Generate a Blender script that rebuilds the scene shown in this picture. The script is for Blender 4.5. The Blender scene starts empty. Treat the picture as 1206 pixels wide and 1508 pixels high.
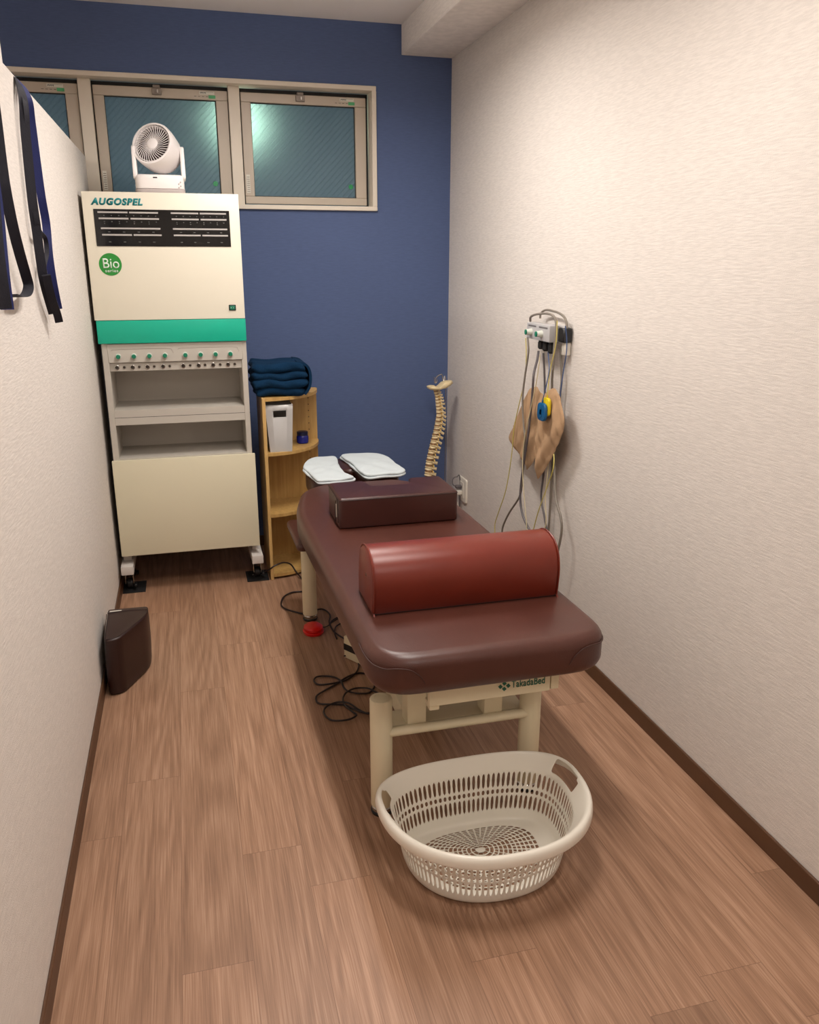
import bpy, bmesh, math, random
from mathutils import Vector, Matrix
random.seed(7)
PI = math.pi
D = bpy.data
scene = bpy.context.scene
COL = scene.collection

# ------------------------------------------------------------------ camera
CAMP = Vector((0, 0, 1.5))
FPX = 1216.28
yaw, pit, rol = 0.262266705, 0.294087786, -0.000453683
_f = Vector((math.sin(yaw)*math.cos(pit), math.cos(yaw)*math.cos(pit), -math.sin(pit)))
_r = Vector((math.cos(yaw), -math.sin(yaw), 0))
_d = _f.cross(_r)
_r2 = math.cos(rol)*_r + math.sin(rol)*_d
_d2 = -math.sin(rol)*_r + math.cos(rol)*_d
cam = D.cameras.new('camera')
cam.sensor_fit = 'VERTICAL'
cam.sensor_height = 36.0
cam.lens = FPX/1508*36
cam.clip_start = 0.02
camo = D.objects.new('camera', cam)
COL.objects.link(camo)
M = Matrix((( _r2.x, -_d2.x, -_f.x, CAMP.x), (_r2.y, -_d2.y, -_f.y, CAMP.y), (_r2.z, -_d2.z, -_f.z, CAMP.z), (0, 0, 0, 1)))
camo.matrix_world = M
scene.camera = camo

# ------------------------------------------------------------------ world, lights, exposure
w = D.worlds.new('night')
scene.world = w
w.use_nodes = True
w.node_tree.nodes['Background'].inputs[0].default_value = (0.055, 0.105, 0.135, 1)
w.node_tree.nodes['Background'].inputs[1].default_value = 1.0

scene.view_settings.view_transform = 'Standard'
scene.view_settings.look = 'None'
scene.view_settings.gamma = 1
scene.view_settings.use_curve_mapping = False
scene.view_settings.exposure = 0.10
scene.cycles.use_denoising = True
scene.cycles.max_bounces = 8
scene.cycles.sample_clamp_indirect = 4.0

LAMP_COLOR = (1.0, 0.94, 0.885)
LAMPS = [  # x, y, length (along y), width, watts
    (0.52, 3.08, 0.60, 0.10, 18.5),
    (0.52, 1.75, 0.60, 0.10, 15.5),
    (-1.45, 2.6, 0.60, 0.16, 28.0),
    (0.52, -0.35, 0.60, 0.10, 12.5),  # unseen fill lamp, added to brighten the lower walls and cabinet front
]
for (lx, ly, ll, lw, e) in LAMPS:
    L = D.lights.new('ceiling_lamp_light', 'AREA')
    L.shape = 'RECTANGLE'; L.size = lw; L.size_y = ll
    L.energy = e; L.color = LAMP_COLOR; L.spread = math.radians(170)
    lo = D.objects.new('ceiling_lamp_light', L)
    lo.location = (lx, ly, 2.418)
    COL.objects.link(lo)
    L = D.lights.new('ceiling_lamp_uplight', 'AREA')      # the same luminaire also shines up at the ceiling
    L.shape = 'RECTANGLE'; L.size = lw; L.size_y = ll; L.energy = e*0.36; L.color = LAMP_COLOR
    lo = D.objects.new('ceiling_lamp_uplight', L)
    lo.location = (lx, ly, 2.462); lo.rotation_euler = (PI, 0, 0)
    COL.objects.link(lo)
# the street lamp outside behind the frosted windows
L = D.lights.new('street_light', 'POINT')
L.energy = 9.0; L.color = (0.85, 1.0, 0.66); L.shadow_soft_size = 0.10
lo = D.objects.new('street_light', L); lo.location = (0.42, 5.5, 2.30); COL.objects.link(lo)

# ------------------------------------------------------------------ helpers: tags
ORG = {}
def tag(o, label=None, cat=None, group=None, kind=None):
    if label: o['label'] = label
    if cat: o['category'] = cat
    if group: o['group'] = group
    if kind: o['kind'] = kind
    return o
def thing(name, loc, label, cat, group=None):
    o = D.objects.new(name, None); COL.objects.link(o)
    o.location = loc; o.empty_display_size = 0.05
    ORG[o.name] = Vector(loc)
    return tag(o, label, cat, group)

def ray(u, v):
    return (_r2*((u-603)/FPX) + _d2*((v-754)/FPX) + _f)
def onx(u, v, x):
    d = ray(u, v); return CAMP + d*((x-CAMP.x)/d.x)
def ony(u, v, y):
    d = ray(u, v); return CAMP + d*((y-CAMP.y)/d.y)
def onz(u, v, z):
    d = ray(u, v); return CAMP + d*((z-CAMP.z)/d.z)

# ------------------------------------------------------------------ helpers: materials
def lin(c):
    return tuple(((x/255)/12.92 if x/255 <= 0.04045 else ((x/255+0.055)/1.055)**2.4) for x in c) + (1,)
class NT:
    def __init__(s, name):
        s.m = D.materials.new(name); s.m.use_nodes = True
        s.t = s.m.node_tree; s.n = s.t.nodes; s.b = s.n['Principled BSDF']
    def add(s, t, **k):
        n = s.n.new(t)
        for a, b in k.items(): setattr(n, a, b)
        return n
    def link(s, a, b): s.t.links.new(a, b)
    def coord(s, scale=(1, 1, 1), rot=(0, 0, 0)):
        g = s.add('ShaderNodeNewGeometry'); mp = s.add('ShaderNodeMapping')
        mp.inputs['Scale'].default_value = scale; mp.inputs['Rotation'].default_value = rot
        s.link(g.outputs['Position'], mp.inputs['Vector']); return mp.outputs['Vector']
    def noise(s, vec, scale, detail=3, rough=0.5, dist=0.0):
        n = s.add('ShaderNodeTexNoise'); n.inputs['Scale'].default_value = scale
        n.inputs['Detail'].default_value = detail; n.inputs['Roughness'].default_value = rough
        n.inputs['Distortion'].default_value = dist
        s.link(vec, n.inputs['Vector']); return n.outputs['Fac']
    def ramp(s, fac, stops):
        r = s.add('ShaderNodeValToRGB')
        e = r.color_ramp.elements
        e[0].position, e[0].color = stops[0]
        e[1].position, e[1].color = stops[-1]
        for p, c in stops[1:-1]:
            x = e.new(p); x.color = c
        s.link(fac, r.inputs['Fac']); return r.outputs['Color']
    def bump(s, h, strength=0.2, dist=0.002, normal=None):
        b = s.add('ShaderNodeBump'); b.inputs['Strength'].default_value = strength
        b.inputs['Distance'].default_value = dist
        s.link(h, b.inputs['Height'])
        if normal: s.link(normal, b.inputs['Normal'])
        return b.outputs['Normal']
    def math(s, op, a, b=None):
        n = s.add('ShaderNodeMath', operation=op)
        for i, v in enumerate((a, b)):
            if v is None: continue
            if hasattr(v, 'links'): s.link(v, n.inputs[i])
            else: n.inputs[i].default_value = v
        return n.outputs[0]
def simple(name, rgb, rough=0.5, metal=0.0, bump=None, var=0.0, coat=0.0, spec=0.5):
    """bump = (scale, strength, distance); var = brightness variation"""
    t = NT(name); b = t.b
    c = lin(rgb)
    b.inputs['Base Color'].default_value = c
    b.inputs['Roughness'].default_value = rough
    b.inputs['Metallic'].default_value = metal
    b.inputs['Coat Weight'].default_value = coat
    b.inputs['Specular IOR Level'].default_value = spec
    v = t.coord()
    if var:
        n = t.noise(v, 14, 4)
        lo = tuple(x*(1-var) for x in c[:3])+(1,); hi = tuple(min(1, x*(1+var)) for x in c[:3])+(1,)
        t.link(t.ramp(n, [(0.3, lo), (0.7, hi)]), b.inputs['Base Color'])
    if bump:
        n = t.noise(v, bump[0], 4)
        t.link(t.bump(n, bump[1], bump[2]), b.inputs['Normal'])
    return t.m
def wallpaper(name, rgb, axis, rough=0.75, strength=0.5):
    t = NT(name); b = t.b
    c = lin(rgb)
    b.inputs['Roughness'].default_value = rough
    b.inputs['Specular IOR Level'].default_value = 0.25
    sc = (26, 26, 215) if axis == 'h' else (160, 160, 24)
    n1 = t.noise(t.coord(sc), 1.0, 2, 0.5, 0.3)
    n2 = t.noise(t.coord((420, 420, 520)), 1.0, 1)
    h = t.math('ADD', t.math('MULTIPLY', n1, 0.7), t.math('MULTIPLY', n2, 0.5))
    t.link(t.bump(h, strength, 0.0022), b.inputs['Normal'])
    lo = tuple(x*0.94 for x in c[:3])+(1,); hi = tuple(min(1, x*1.04) for x in c[:3])+(1,)
    t.link(t.ramp(n1, [(0.35, lo), (0.65, hi)]), b.inputs['Base Color'])
    return t.m
def leather(name, rgb, rough=0.38, crease=0.25):
    t = NT(name); b = t.b; c = lin(rgb)
    v = t.coord()
    vo = t.add('ShaderNodeTexVoronoi'); vo.inputs['Scale'].default_value = 420
    t.link(v, vo.inputs['Vector'])
    n = t.noise(t.coord((9, 5, 9)), 1.6, 5, 0.55, 1.2)
    h = t.math('ADD', t.math('MULTIPLY', vo.outputs['Distance'], 0.25), n)
    t.link(t.bump(h, crease, 0.004), b.inputs['Normal'])
    n2 = t.noise(v, 5, 4)
    lo = tuple(x*0.86 for x in c[:3])+(1,); hi = tuple(min(1, x*1.12) for x in c[:3])+(1,)
    t.link(t.ramp(n2, [(0.3, lo), (0.7, hi)]), b.inputs['Base Color'])
    r = t.math('ADD', t.math('MULTIPLY', n2, 0.14), rough-0.07)
    t.link(r, b.inputs['Roughness'])
    b.inputs['Specular IOR Level'].default_value = 0.5
    return t.m
def wood_floor():
    t = NT('wood_plank_vinyl'); b = t.b
    at = t.add('ShaderNodeVertexColor'); at.layer_name = 'plank'
    sp = t.add('ShaderNodeSeparateColor'); t.link(at.outputs['Color'], sp.inputs[0])
    g = t.add('ShaderNodeNewGeometry')
    off = t.add('ShaderNodeCombineXYZ')
    t.link(t.math('MULTIPLY', sp.outputs[1], 37.0), off.inputs[0]); t.link(t.math('MULTIPLY', sp.outputs[2], 53.0), off.inputs[1])
    va = t.add('ShaderNodeVectorMath', operation='ADD'); t.link(g.outputs['Position'], va.inputs[0]); t.link(off.outputs[0], va.inputs[1])
    def mp(sc):
        m = t.add('ShaderNodeMapping'); m.inputs['Scale'].default_value = sc; t.link(va.outputs[0], m.inputs['Vector']); return m.outputs['Vector']
    fine = t.noise(mp((330, 5.5, 1)), 1.0, 3, 0.6)
    mid = t.noise(mp((60, 1.1, 1)), 1.0, 4, 0.62, 0.15)
    # cathedral figure
    ns = t.noise(mp((9.5, 0.75, 1)), 1.0, 1, 0.4)
    rings = t.math('SINE', t.math('MULTIPLY', ns, 58.0))
    rings = t.math('MULTIPLY', t.math('ADD', rings, 1.0), 0.5)
    f = t.math('ADD', t.math('MULTIPLY', fine, 0.50), t.math('ADD', t.math('MULTIPLY', mid, 0.41), t.math('MULTIPLY', rings, 0.09)))
    colr = t.ramp(f, [(0.30, lin((120, 88, 67))), (0.50, lin((153, 117, 92))), (0.70, lin((181, 145, 119)))])
    mul = t.add('ShaderNodeMix', data_type='RGBA', blend_type='MULTIPLY'); mul.inputs[0].default_value = 1
    tone = t.math('ADD', t.math('MULTIPLY', sp.outputs[0], 0.30), 0.84)
    cc = t.add('ShaderNodeCombineColor')
    for i in range(3): t.link(tone, cc.inputs[i])
    t.link(colr, mul.inputs[6]); t.link(cc.outputs[0], mul.inputs[7])
    # joint lines from the uv of each plank
    uv = t.add('ShaderNodeUVMap'); uv.uv_map = 'uv'
    s2 = t.add('ShaderNodeSeparateXYZ'); t.link(uv.outputs[0], s2.inputs[0])
    ex = t.math('MINIMUM', s2.outputs[0], t.math('SUBTRACT', 0.1565, s2.outputs[0]))
    ey = t.math('MINIMUM', s2.outputs[1], t.math('SUBTRACT', 1.288, s2.outputs[1]))
    e = t.math('MINIMUM', ex, ey)
    line = t.math('LESS_THAN', e, 0.0007)
    mx = t.add('ShaderNodeMix', data_type='RGBA'); t.link(t.math('MULTIPLY', line, 0.55), mx.inputs[0])
    t.link(mul.outputs[2], mx.inputs[6]); mx.inputs[7].default_value = lin((92, 62, 45))
    t.link(mx.outputs[2], b.inputs['Base Color'])
    t.link(t.bump(t.math('SUBTRACT', f, t.math('MULTIPLY', line, 0.6)), 0.18, 0.0015), b.inputs['Normal'])
    b.inputs['Roughness'].default_value = 0.42
    b.inputs['Specular IOR Level'].default_value = 0.4
    return t.m
def shelf_wood(name, a, c, axis=2):
    t = NT(name); b = t.b
    sc = [60, 60, 60]; sc[axis] = 3
    n = t.noise(t.coord(tuple(sc)), 1.0, 4, 0.6, 0.3)
    t.link(t.ramp(n, [(0.3, lin(a)), (0.7, lin(c))]), b.inputs['Base Color'])
    b.inputs['Roughness'].default_value = 0.45
    return t.m
def frosted_glass():
    t = NT('figured_wire_glass'); b = t.b
    b.inputs['Base Color'].default_value = lin((150, 178, 190))
    b.inputs['Roughness'].default_value = 0.40
    b.inputs['Transmission Weight'].default_value = 0.72
    b.inputs['IOR'].default_value = 1.3
    g = t.add('ShaderNodeNewGeometry')
    w1 = t.add('ShaderNodeTexWave', wave_type='BANDS', bands_direction='X', wave_profile='SIN')
    w1.inputs['Scale'].default_value = 15.0; w1.inputs['Distortion'].default_value = 0.0
    mpn = t.add('ShaderNodeMapping'); mpn.inputs['Rotation'].default_value = (0, math.radians(-44), 0)
    t.link(g.outputs['Position'], mpn.inputs['Vector']); t.link(mpn.outputs[0], w1.inputs['Vector'])
    ridge = t.math('POWER', w1.outputs['Fac'], 6.0)
    n = t.noise(t.coord(), 190, 2)
    h = t.math('ADD', t.math('MULTIPLY', ridge, 0.9), t.math('MULTIPLY', n, 0.9))
    t.link(t.bump(h, 0.6, 0.004), b.inputs['Normal'])
    return t.m

M_ = {}
M_['wall'] = wallpaper('white_woven_wallpaper', (221, 214, 207), 'h')
M_['wall_blue'] = wallpaper('navy_wallpaper', (82, 98, 136), 'h', 0.7, 0.12)
M_['ceiling'] = simple('ceiling_paper', (244, 239, 235), 0.85, bump=(150, 0.15, 0.002))
M_['beam'] = wallpaper('beam_wallpaper', (236, 229, 222), 'h', 0.8, 0.25)
M_['base'] = simple('brown_vinyl_baseboard', (86, 56, 34), 0.45, var=0.06)
M_['floor'] = wood_floor()
M_['casing'] = simple('cream_window_casing', (226, 216, 200), 0.45)
M_['sash'] = simple('beige_aluminium_sash', (192, 180, 164), 0.4)
M_['gasket_and_gap'] = simple('black_gasket_and_gap_shade', (28, 27, 26), 0.6)
M_['glass'] = frosted_glass()
M_['latch'] = simple('grey_latch_plastic', (140, 128, 118), 0.35)
M_['label_w'] = simple('white_sticker', (222, 220, 208), 0.5)
M_['label_g'] = simple('green_sticker', (78, 168, 112), 0.5)
M_['label_k'] = simple('dark_print', (70, 72, 70), 0.5)
M_['green_dot'] = simple('green_film_dot', (34, 140, 84), 0.4)
M_['cream'] = simple('cream_enamel', (233, 227, 209), 0.38)
M_['cream_low'] = simple('cream_low_panel', (222, 215, 188), 0.42)
M_['greybody'] = simple('light_grey_enamel', (190, 184, 174), 0.45)
M_['teal'] = simple('teal_green_enamel', (8, 172, 142), 0.35)
M_['tealtext'] = simple('teal_lettering', (0, 124, 128), 0.4)
M_['black'] = simple('gloss_black_acrylic', (10, 10, 11), 0.12)
M_['screenbar'] = simple('grey_screen_bar', (176, 172, 168), 0.4)
M_['screenmark'] = simple('dim_screen_mark', (92, 94, 90), 0.4)
M_['badge'] = simple('green_badge', (38, 138, 52), 0.4)
M_['badgetext'] = simple('white_badge_lettering', (228, 240, 228), 0.4)
M_['knob'] = simple('green_knob_cap', (12, 118, 88), 0.35)
M_['knobring'] = simple('pale_knob_skirt', (205, 208, 198), 0.4)
M_['jack'] = simple('dark_jack_socket', (48, 40, 34), 0.4)
M_['chrome'] = simple('chrome', (190, 186, 180), 0.2, 1.0)
M_['blackplastic'] = simple('black_plastic', (22, 21, 22), 0.45)
M_['rubber'] = simple('black_rubber_mat', (16, 16, 17), 0.8, bump=(120, 0.2, 0.001))
M_['footmetal'] = simple('white_painted_foot', (208, 202, 196), 0.3)
M_['fan'] = simple('white_fan_plastic', (236, 230, 228), 0.35)
M_['fangrey'] = simple('grey_fan_plastic', (176, 166, 164), 0.4)
M_['fandark'] = simple('fan_duct_shade_brown', (48, 34, 30), 0.6)
M_['shelf'] = shelf_wood('light_beech_laminate', (176, 138, 78), (202, 164, 100))
M_['shelfedge'] = shelf_wood('beech_edge_band', (196, 158, 96), (214, 178, 118))
M_['navy'] = simple('navy_fleece', (9, 42, 70), 0.95, bump=(260, 0.6, 0.004), var=0.15, spec=0.15)
t = NT('frosted_plastic_bin'); t.b.inputs['Base Color'].default_value = lin((192, 190, 188)); t.b.inputs['Roughness'].default_value = 0.4
t.b.inputs['Transmission Weight'].default_value = 0.12; M_['bin'] = t.m
M_['jar'] = simple('cobalt_plastic_jar', (16, 28, 128), 0.25)
M_['jarlid'] = simple('navy_jar_lid', (8, 14, 56), 0.4)
M_['leather'] = leather('dark_brown_leatherette', (76, 40, 31), 0.38, 0.16)
M_['leather_dk'] = leather('deep_brown_leatherette', (60, 27, 21), 0.36, 0.12)
M_['leather_wedge'] = leather('maroon_brown_leatherette', (40, 16, 12), 0.42, 0.12)
M_['leather_red'] = leather('chestnut_red_leatherette', (110, 35, 19), 0.36, 0.06)
M_['seam'] = simple('brown_seam_thread', (60, 32, 26), 0.6)
M_['seamdark'] = simple('dark_piping', (42, 22, 18), 0.5)
M_['bedframe'] = simple('ivory_powder_coat', (224, 212, 180), 0.42, bump=(300, 0.05, 0.001))
M_['cord'] = simple('dark_cord_sheath', (34, 20, 20), 0.45)
M_['towel'] = simple('white_terry_cloth', (204, 213, 216), 0.95, bump=(330, 0.7, 0.003), spec=0.1)
M_['towelhem'] = simple('grey_hem_shadow_thread', (150, 154, 152), 0.9)
M_['basket'] = simple('ivory_polypropylene', (238, 233, 220), 0.28)
M_['red'] = simple('red_plastic', (214, 20, 16), 0.3)
M_['bone'] = simple('ivory_bone_plastic', (228, 208, 164), 0.5, bump=(180, 0.2, 0.002), var=0.08)
M_['nerve'] = simple('yellow_nerve_plastic', (206, 164, 72), 0.5)
M_['disc'] = simple('tan_disc_plastic', (150, 116, 78), 0.6)
M_['outlet'] = simple('white_outlet_plastic', (222, 216, 204), 0.35)
M_['ctrl'] = simple('silver_grey_housing', (182, 180, 180), 0.4)
M_['slot'] = simple('grey_slot_print', (108, 104, 104), 0.5)
M_['cable'] = simple('grey_cable_sheath', (126, 118, 108), 0.5)
M_['cabledk'] = simple('dark_grey_cable_sheath', (92, 86, 88), 0.5)
M_['wyel'] = simple('pale_yellow_wire', (200, 186, 96), 0.45)
M_['wcream'] = simple('cream_wire', (206, 194, 158), 0.45)
M_['wblue'] = simple('blue_wire', (60, 84, 128), 0.45)
M_['clipblue'] = simple('blue_clip_plastic', (8, 84, 132), 0.3)
M_['clipyel'] = simple('yellow_clip_plastic', (222, 198, 30), 0.35)
M_['tan'] = simple('tan_cotton_cloth', (178, 146, 114), 0.9, bump=(420, 0.35, 0.002), var=0.08, spec=0.15)
M_['belt'] = simple('navy_webbing', (18, 30, 92), 0.7, bump=(380, 0.4, 0.002))
M_['beltdk'] = simple('black_navy_webbing', (12, 12, 28), 0.75, bump=(380, 0.4, 0.002))
M_['logo'] = simple('dark_green_lettering', (0, 96, 74), 0.4)
M_['lampbody'] = simple('white_lamp_housing', (235, 235, 232), 0.4)

# ------------------------------------------------------------------ helpers: geometry (world coordinates)
def nb(): return bmesh.new()
def box(bm, x0, x1, y0, y1, z0, z1, r=0.0, seg=2):
    vs = [bm.verts.new((x, y, z)) for x in (x0, x1) for y in (y0, y1) for z in (z0, z1)]
    fs = [(0, 1, 3, 2), (4, 6, 7, 5), (0, 4, 5, 1), (2, 3, 7, 6), (0, 2, 6, 4), (1, 5, 7, 3)]
    faces = [bm.faces.new([vs[i] for i in f]) for f in fs]
    if r:
        es = list({e for f in faces for e in f.edges})
        bmesh.ops.bevel(bm, geom=es, offset=r, segments=seg, profile=0.6, affect='EDGES', clamp_overlap=True)
    return vs
def obox(bm, c, ax, ay, az, hx, hy, hz, r=0.0):
    """oriented box"""
    tb = nb(); box(tb, -hx, hx, -hy, hy, -hz, hz, r)
    m = Matrix(((ax.x, ay.x, az.x, c[0]), (ax.y, ay.y, az.y, c[1]), (ax.z, ay.z, az.z, c[2]), (0, 0, 0, 1)))
    tb.transform(m); merge(bm, tb)
def merge(bm, tb):
    me = D.meshes.new('tmp'); tb.to_mesh(me); tb.free(); bm.from_mesh(me); D.meshes.remove(me)
def frame_of(d):
    d = d.normalized(); a = Vector((0, 0, 1)) if abs(d.z) < 0.9 else Vector((1, 0, 0))
    x = a.cross(d).normalized(); return x, d.cross(x).normalized()
def cyl(bm, p0, p1, r0, r1=None, n=24, cap=True):
    p0 = Vector(p0); p1 = Vector(p1); r1 = r0 if r1 is None else r1
    x, y = frame_of(p1-p0)
    a = [bm.verts.new(p0 + (x*math.cos(2*PI*i/n)+y*math.sin(2*PI*i/n))*r0) for i in range(n)]
    b = [bm.verts.new(p1 + (x*math.cos(2*PI*i/n)+y*math.sin(2*PI*i/n))*r1) for i in range(n)]
    for i in range(n):
        j = (i+1) % n; bm.faces.new((a[i], a[j], b[j], b[i]))
    if cap:
        bm.faces.new(a[::-1]); bm.faces.new(b)
def lathe(bm, p0, axis, prof, n=32, close=True):
    """prof: (distance along axis, radius)"""
    p0 = Vector(p0); axis = Vector(axis).normalized(); x, y = frame_of(axis)
    rings = []
    for (h, r) in prof:
        if r <= 1e-6: rings.append([bm.verts.new(p0+axis*h)]); continue
        rings.append([bm.verts.new(p0+axis*h+(x*math.cos(2*PI*i/n)+y*math.sin(2*PI*i/n))*r) for i in range(n)])
    for a, b in zip(rings, rings[1:]):
        for i in range(n):
            j = (i+1) % n
            if len(a) == 1 and len(b) == 1: continue
            if len(a) == 1: bm.faces.new((a[0], b[j], b[i]))
            elif len(b) == 1: bm.faces.new((a[i], a[j], b[0]))
            else: bm.faces.new((a[i], a[j], b[j], b[i]))
    if close:
        if len(rings[0]) > 1: bm.faces.new(rings[0][::-1])
        if len(rings[-1]) > 1: bm.faces.new(rings[-1])
def smooth_path(pts, n=6, closed=False):
    pts = [Vector(p) for p in pts]; out = []
    N = len(pts)
    rng = N if closed else N-1
    for i in range(rng):
        if closed: a, b, c, d = pts[i-1], pts[i], pts[(i+1) % N], pts[(i+2) % N]
        else: a = pts[max(i-1, 0)]; b = pts[i]; c = pts[i+1]; d = pts[min(i+2, N-1)]
        for k in range(n):
            t = k/n
            out.append(0.5*((2*b)+(c-a)*t+(2*a-5*b+4*c-d)*t*t+(3*b-a-3*c+d)*t**3))
    if not closed: out.append(pts[-1])
    return out
def tube(bm, pts, r, n=8, closed=False, smooth=6):
    P = smooth_path(pts, smooth, closed) if smooth else [Vector(p) for p in pts]
    N = len(P); rings = []
    prev = None
    for i, p in enumerate(P):
        if closed: d = P[(i+1) % N]-P[i-1]
        else: d = P[min(i+1, N-1)]-P[max(i-1, 0)]
        if d.length < 1e-9: d = Vector((0, 0, 1))
        d.normalize()
        if prev is None: x, y = frame_of(d)
        else:
            x = prev - d*prev.dot(d)
            if x.length < 1e-6: x, y = frame_of(d)
            x.normalize(); y = d.cross(x)
        prev = x
        rings.append([bm.verts.new(p+(x*math.cos(2*PI*k/n)+y*math.sin(2*PI*k/n))*r) for k in range(n)])
    rr = list(zip(rings, rings[1:]+([rings[0]] if closed else [])))
    if closed: rr = list(zip(rings, rings[1:]+[rings[0]]))
    for a, b in rr:
        for k in range(n):
            j = (k+1) % n; bm.faces.new((a[k], a[j], b[j], b[k]))
    if not closed:
        bm.faces.new(rings[0][::-1]); bm.faces.new(rings[-1])
def ribbon(bm, pts, side, w, th=0.002, smooth=6, side2=None):
    """flat strap: pts centre line, side = width direction (Vector) or list"""
    P = smooth_path(pts, smooth); N = len(P); rings = []
    for i, p in enumerate(P):
        d = (P[min(i+1, N-1)]-P[max(i-1, 0)]).normalized()
        s = Vector(side) if side2 is None else Vector(side).lerp(Vector(side2), i/(N-1))
        s = (s-d*s.dot(d)).normalized(); nn = d.cross(s)
        rings.append([bm.verts.new(p+s*a*w/2+nn*b*th/2) for a, b in ((-1, -1), (1, -1), (1, 1), (-1, 1))])
    for a, b in zip(rings, rings[1:]):
        for k in range(4):
            j = (k+1) % 4; bm.faces.new((a[k], a[j], b[j], b[k]))
    bm.faces.new(rings[0][::-1]); bm.faces.new(rings[-1])
def offset2(pts, d):
    """inset a closed counter-clockwise 2d outline by d"""
    N = len(pts); out = []
    for i in range(N):
        p = Vector(pts[i]); a = Vector(pts[i-1]); c = Vector(pts[(i+1) % N])
        e1 = (p-a).normalized(); e2 = (c-p).normalized()
        n1 = Vector((-e1.y, e1.x)); n2 = Vector((-e2.y, e2.x))
        m = (n1+n2)
        if m.length < 1e-6: m = n1
        m.normalize(); k = max(0.5, m.dot(n1))
        out.append(p+m*(d/k))
    return out
def round_poly(pts, r, n=5):
    """round corners; pts = [(x, y) or (x, y, r)] counter-clockwise"""
    out = []; N = len(pts)
    for i in range(N):
        p = Vector(pts[i][:2]); a = Vector(pts[i-1][:2]); c = Vector(pts[(i+1) % N][:2])
        rr = pts[i][2] if len(pts[i]) > 2 else r
        d1 = (a-p); d2 = (c-p)
        l = min(rr, d1.length*0.49, d2.length*0.49)
        s = p+d1.normalized()*l; e = p+d2.normalized()*l
        for k in range(n+1):
            t = k/n
            out.append((s*(1-t)**2+p*2*t*(1-t)+e*t*t))
    return out
def pad(bm, outline, z0, z1, rt, rb=None, dome=0.0, n=5, tf=None):
    """cushion: outline (ccw, 2d) extruded z0..z1 with rounded top (rt) and bottom (rb)"""
    rb = rt if rb is None else rb
    prof = []
    for k in range(n+1):
        a = PI/2*k/n; prof.append((rb*(1-math.sin(a)), z0+rb*(1-math.cos(a))))
    for k in range(n+1):
        a = PI/2*k/n; prof.append((rt*(1-math.cos(a)), z1-rt*(1-math.sin(a))))
    rings = []
    for (ins, z) in prof:
        o = offset2(outline, ins)
        rings.append([bm.verts.new((p.x, p.y, z) if tf is None else tf(p.x, p.y, z)) for p in o])
    N = len(outline)
    for a, b in zip(rings, rings[1:]):
        for i in range(N):
            j = (i+1) % N; bm.faces.new((a[i], a[j], b[j], b[i]))
    bm.faces.new(rings[0][::-1])
    f = bm.faces.new(rings[-1])
    return rings
def extr(bm, outline, f0, f1):
    """outline list of 2d; f0,f1 map to 3d: prism"""
    a = [bm.verts.new(f0(*p)) for p in outline]; b = [bm.verts.new(f1(*p)) for p in outline]
    N = len(outline)
    for i in range(N):
        j = (i+1) % N; bm.faces.new((a[i], a[j], b[j], b[i]))
    bm.faces.new(a[::-1]); bm.faces.new(b)
def fix(bm):
    bmesh.ops.recalc_face_normals(bm, faces=bm.faces[:])

def build(name, bm, mat, parent=None, loc=None, smooth=True, sharp=38, mods=(), recalc=True):
    if recalc: fix(bm)
    if parent is not None: org = ORG[parent.name]
    else: org = Vector(loc) if loc is not None else Vector((0, 0, 0))
    bmesh.ops.translate(bm, verts=bm.verts[:], vec=-org)
    if smooth:
        for f in bm.faces: f.smooth = True
        cs = math.radians(sharp)
        for e in bm.edges:
            if len(e.link_faces) == 2:
                try:
                    if e.calc_face_angle() > cs: e.smooth = False
                except ValueError: pass
    me = D.meshes.new(name); bm.to_mesh(me); bm.free()
    me.materials.append(M_[mat] if isinstance(mat, str) else mat)
    o = D.objects.new(name, me); COL.objects.link(o)
    if parent is not None: o.parent = parent
    else: o.location = org
    ORG[o.name] = org
    for (ty, kw) in mods:
        md = o.modifiers.new(ty.lower(), ty)
        for k, v in kw.items(): setattr(md, k, v)
    return o
def lettering(name, text, mat, parent, at, right, up, height, shear=0.0, bold=0.0, squash=1.0, depth=0.0008, align='LEFT', spacing=1.0):
    cu = D.curves.new(name, 'FONT'); cu.body = text; cu.size = 1.0
    cu.shear = shear; cu.offset = bold; cu.extrude = 0.0; cu.align_x = align
    cu.space_character = spacing
    ob = D.objects.new(name, cu); COL.objects.link(ob)
    bpy.context.view_layer.update()
    me = D.meshes.new_from_object(ob.evaluated_get(bpy.context.evaluated_depsgraph_get()))
    D.objects.remove(ob); D.curves.remove(cu)
    right = Vector(right).normalized(); up = Vector(up).normalized(); nrm = right.cross(up)
    k = height/0.7
    bm = nb(); bm.from_mesh(me); D.meshes.remove(me)
    g = bmesh.ops.extrude_face_region(bm, geom=bm.faces[:])
    bmesh.ops.translate(bm, verts=[v for v in g['geom'] if isinstance(v, bmesh.types.BMVert)], vec=(0, 0, depth/k))
    for v in bm.verts:
        c = v.co.copy(); v.co = Vector(at)+right*(c.x*k*squash)+up*(c.y*k)+nrm*(c.z*k)
    return build(name, bm, mat, parent, smooth=False)

# ================================================================== THE ROOM
XR, XL, YB, ZC = 1.395, -0.378, 4.385, 2.605
YF, XF = -1.3, -2.6       # wall behind the camera, far wall beyond the partition
def struct(name, bm, mat, parent=None, **k):
    o = build(name, bm, mat, parent, smooth=False, **k)
    if parent is None: o['kind'] = 'structure'
    return o
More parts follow.
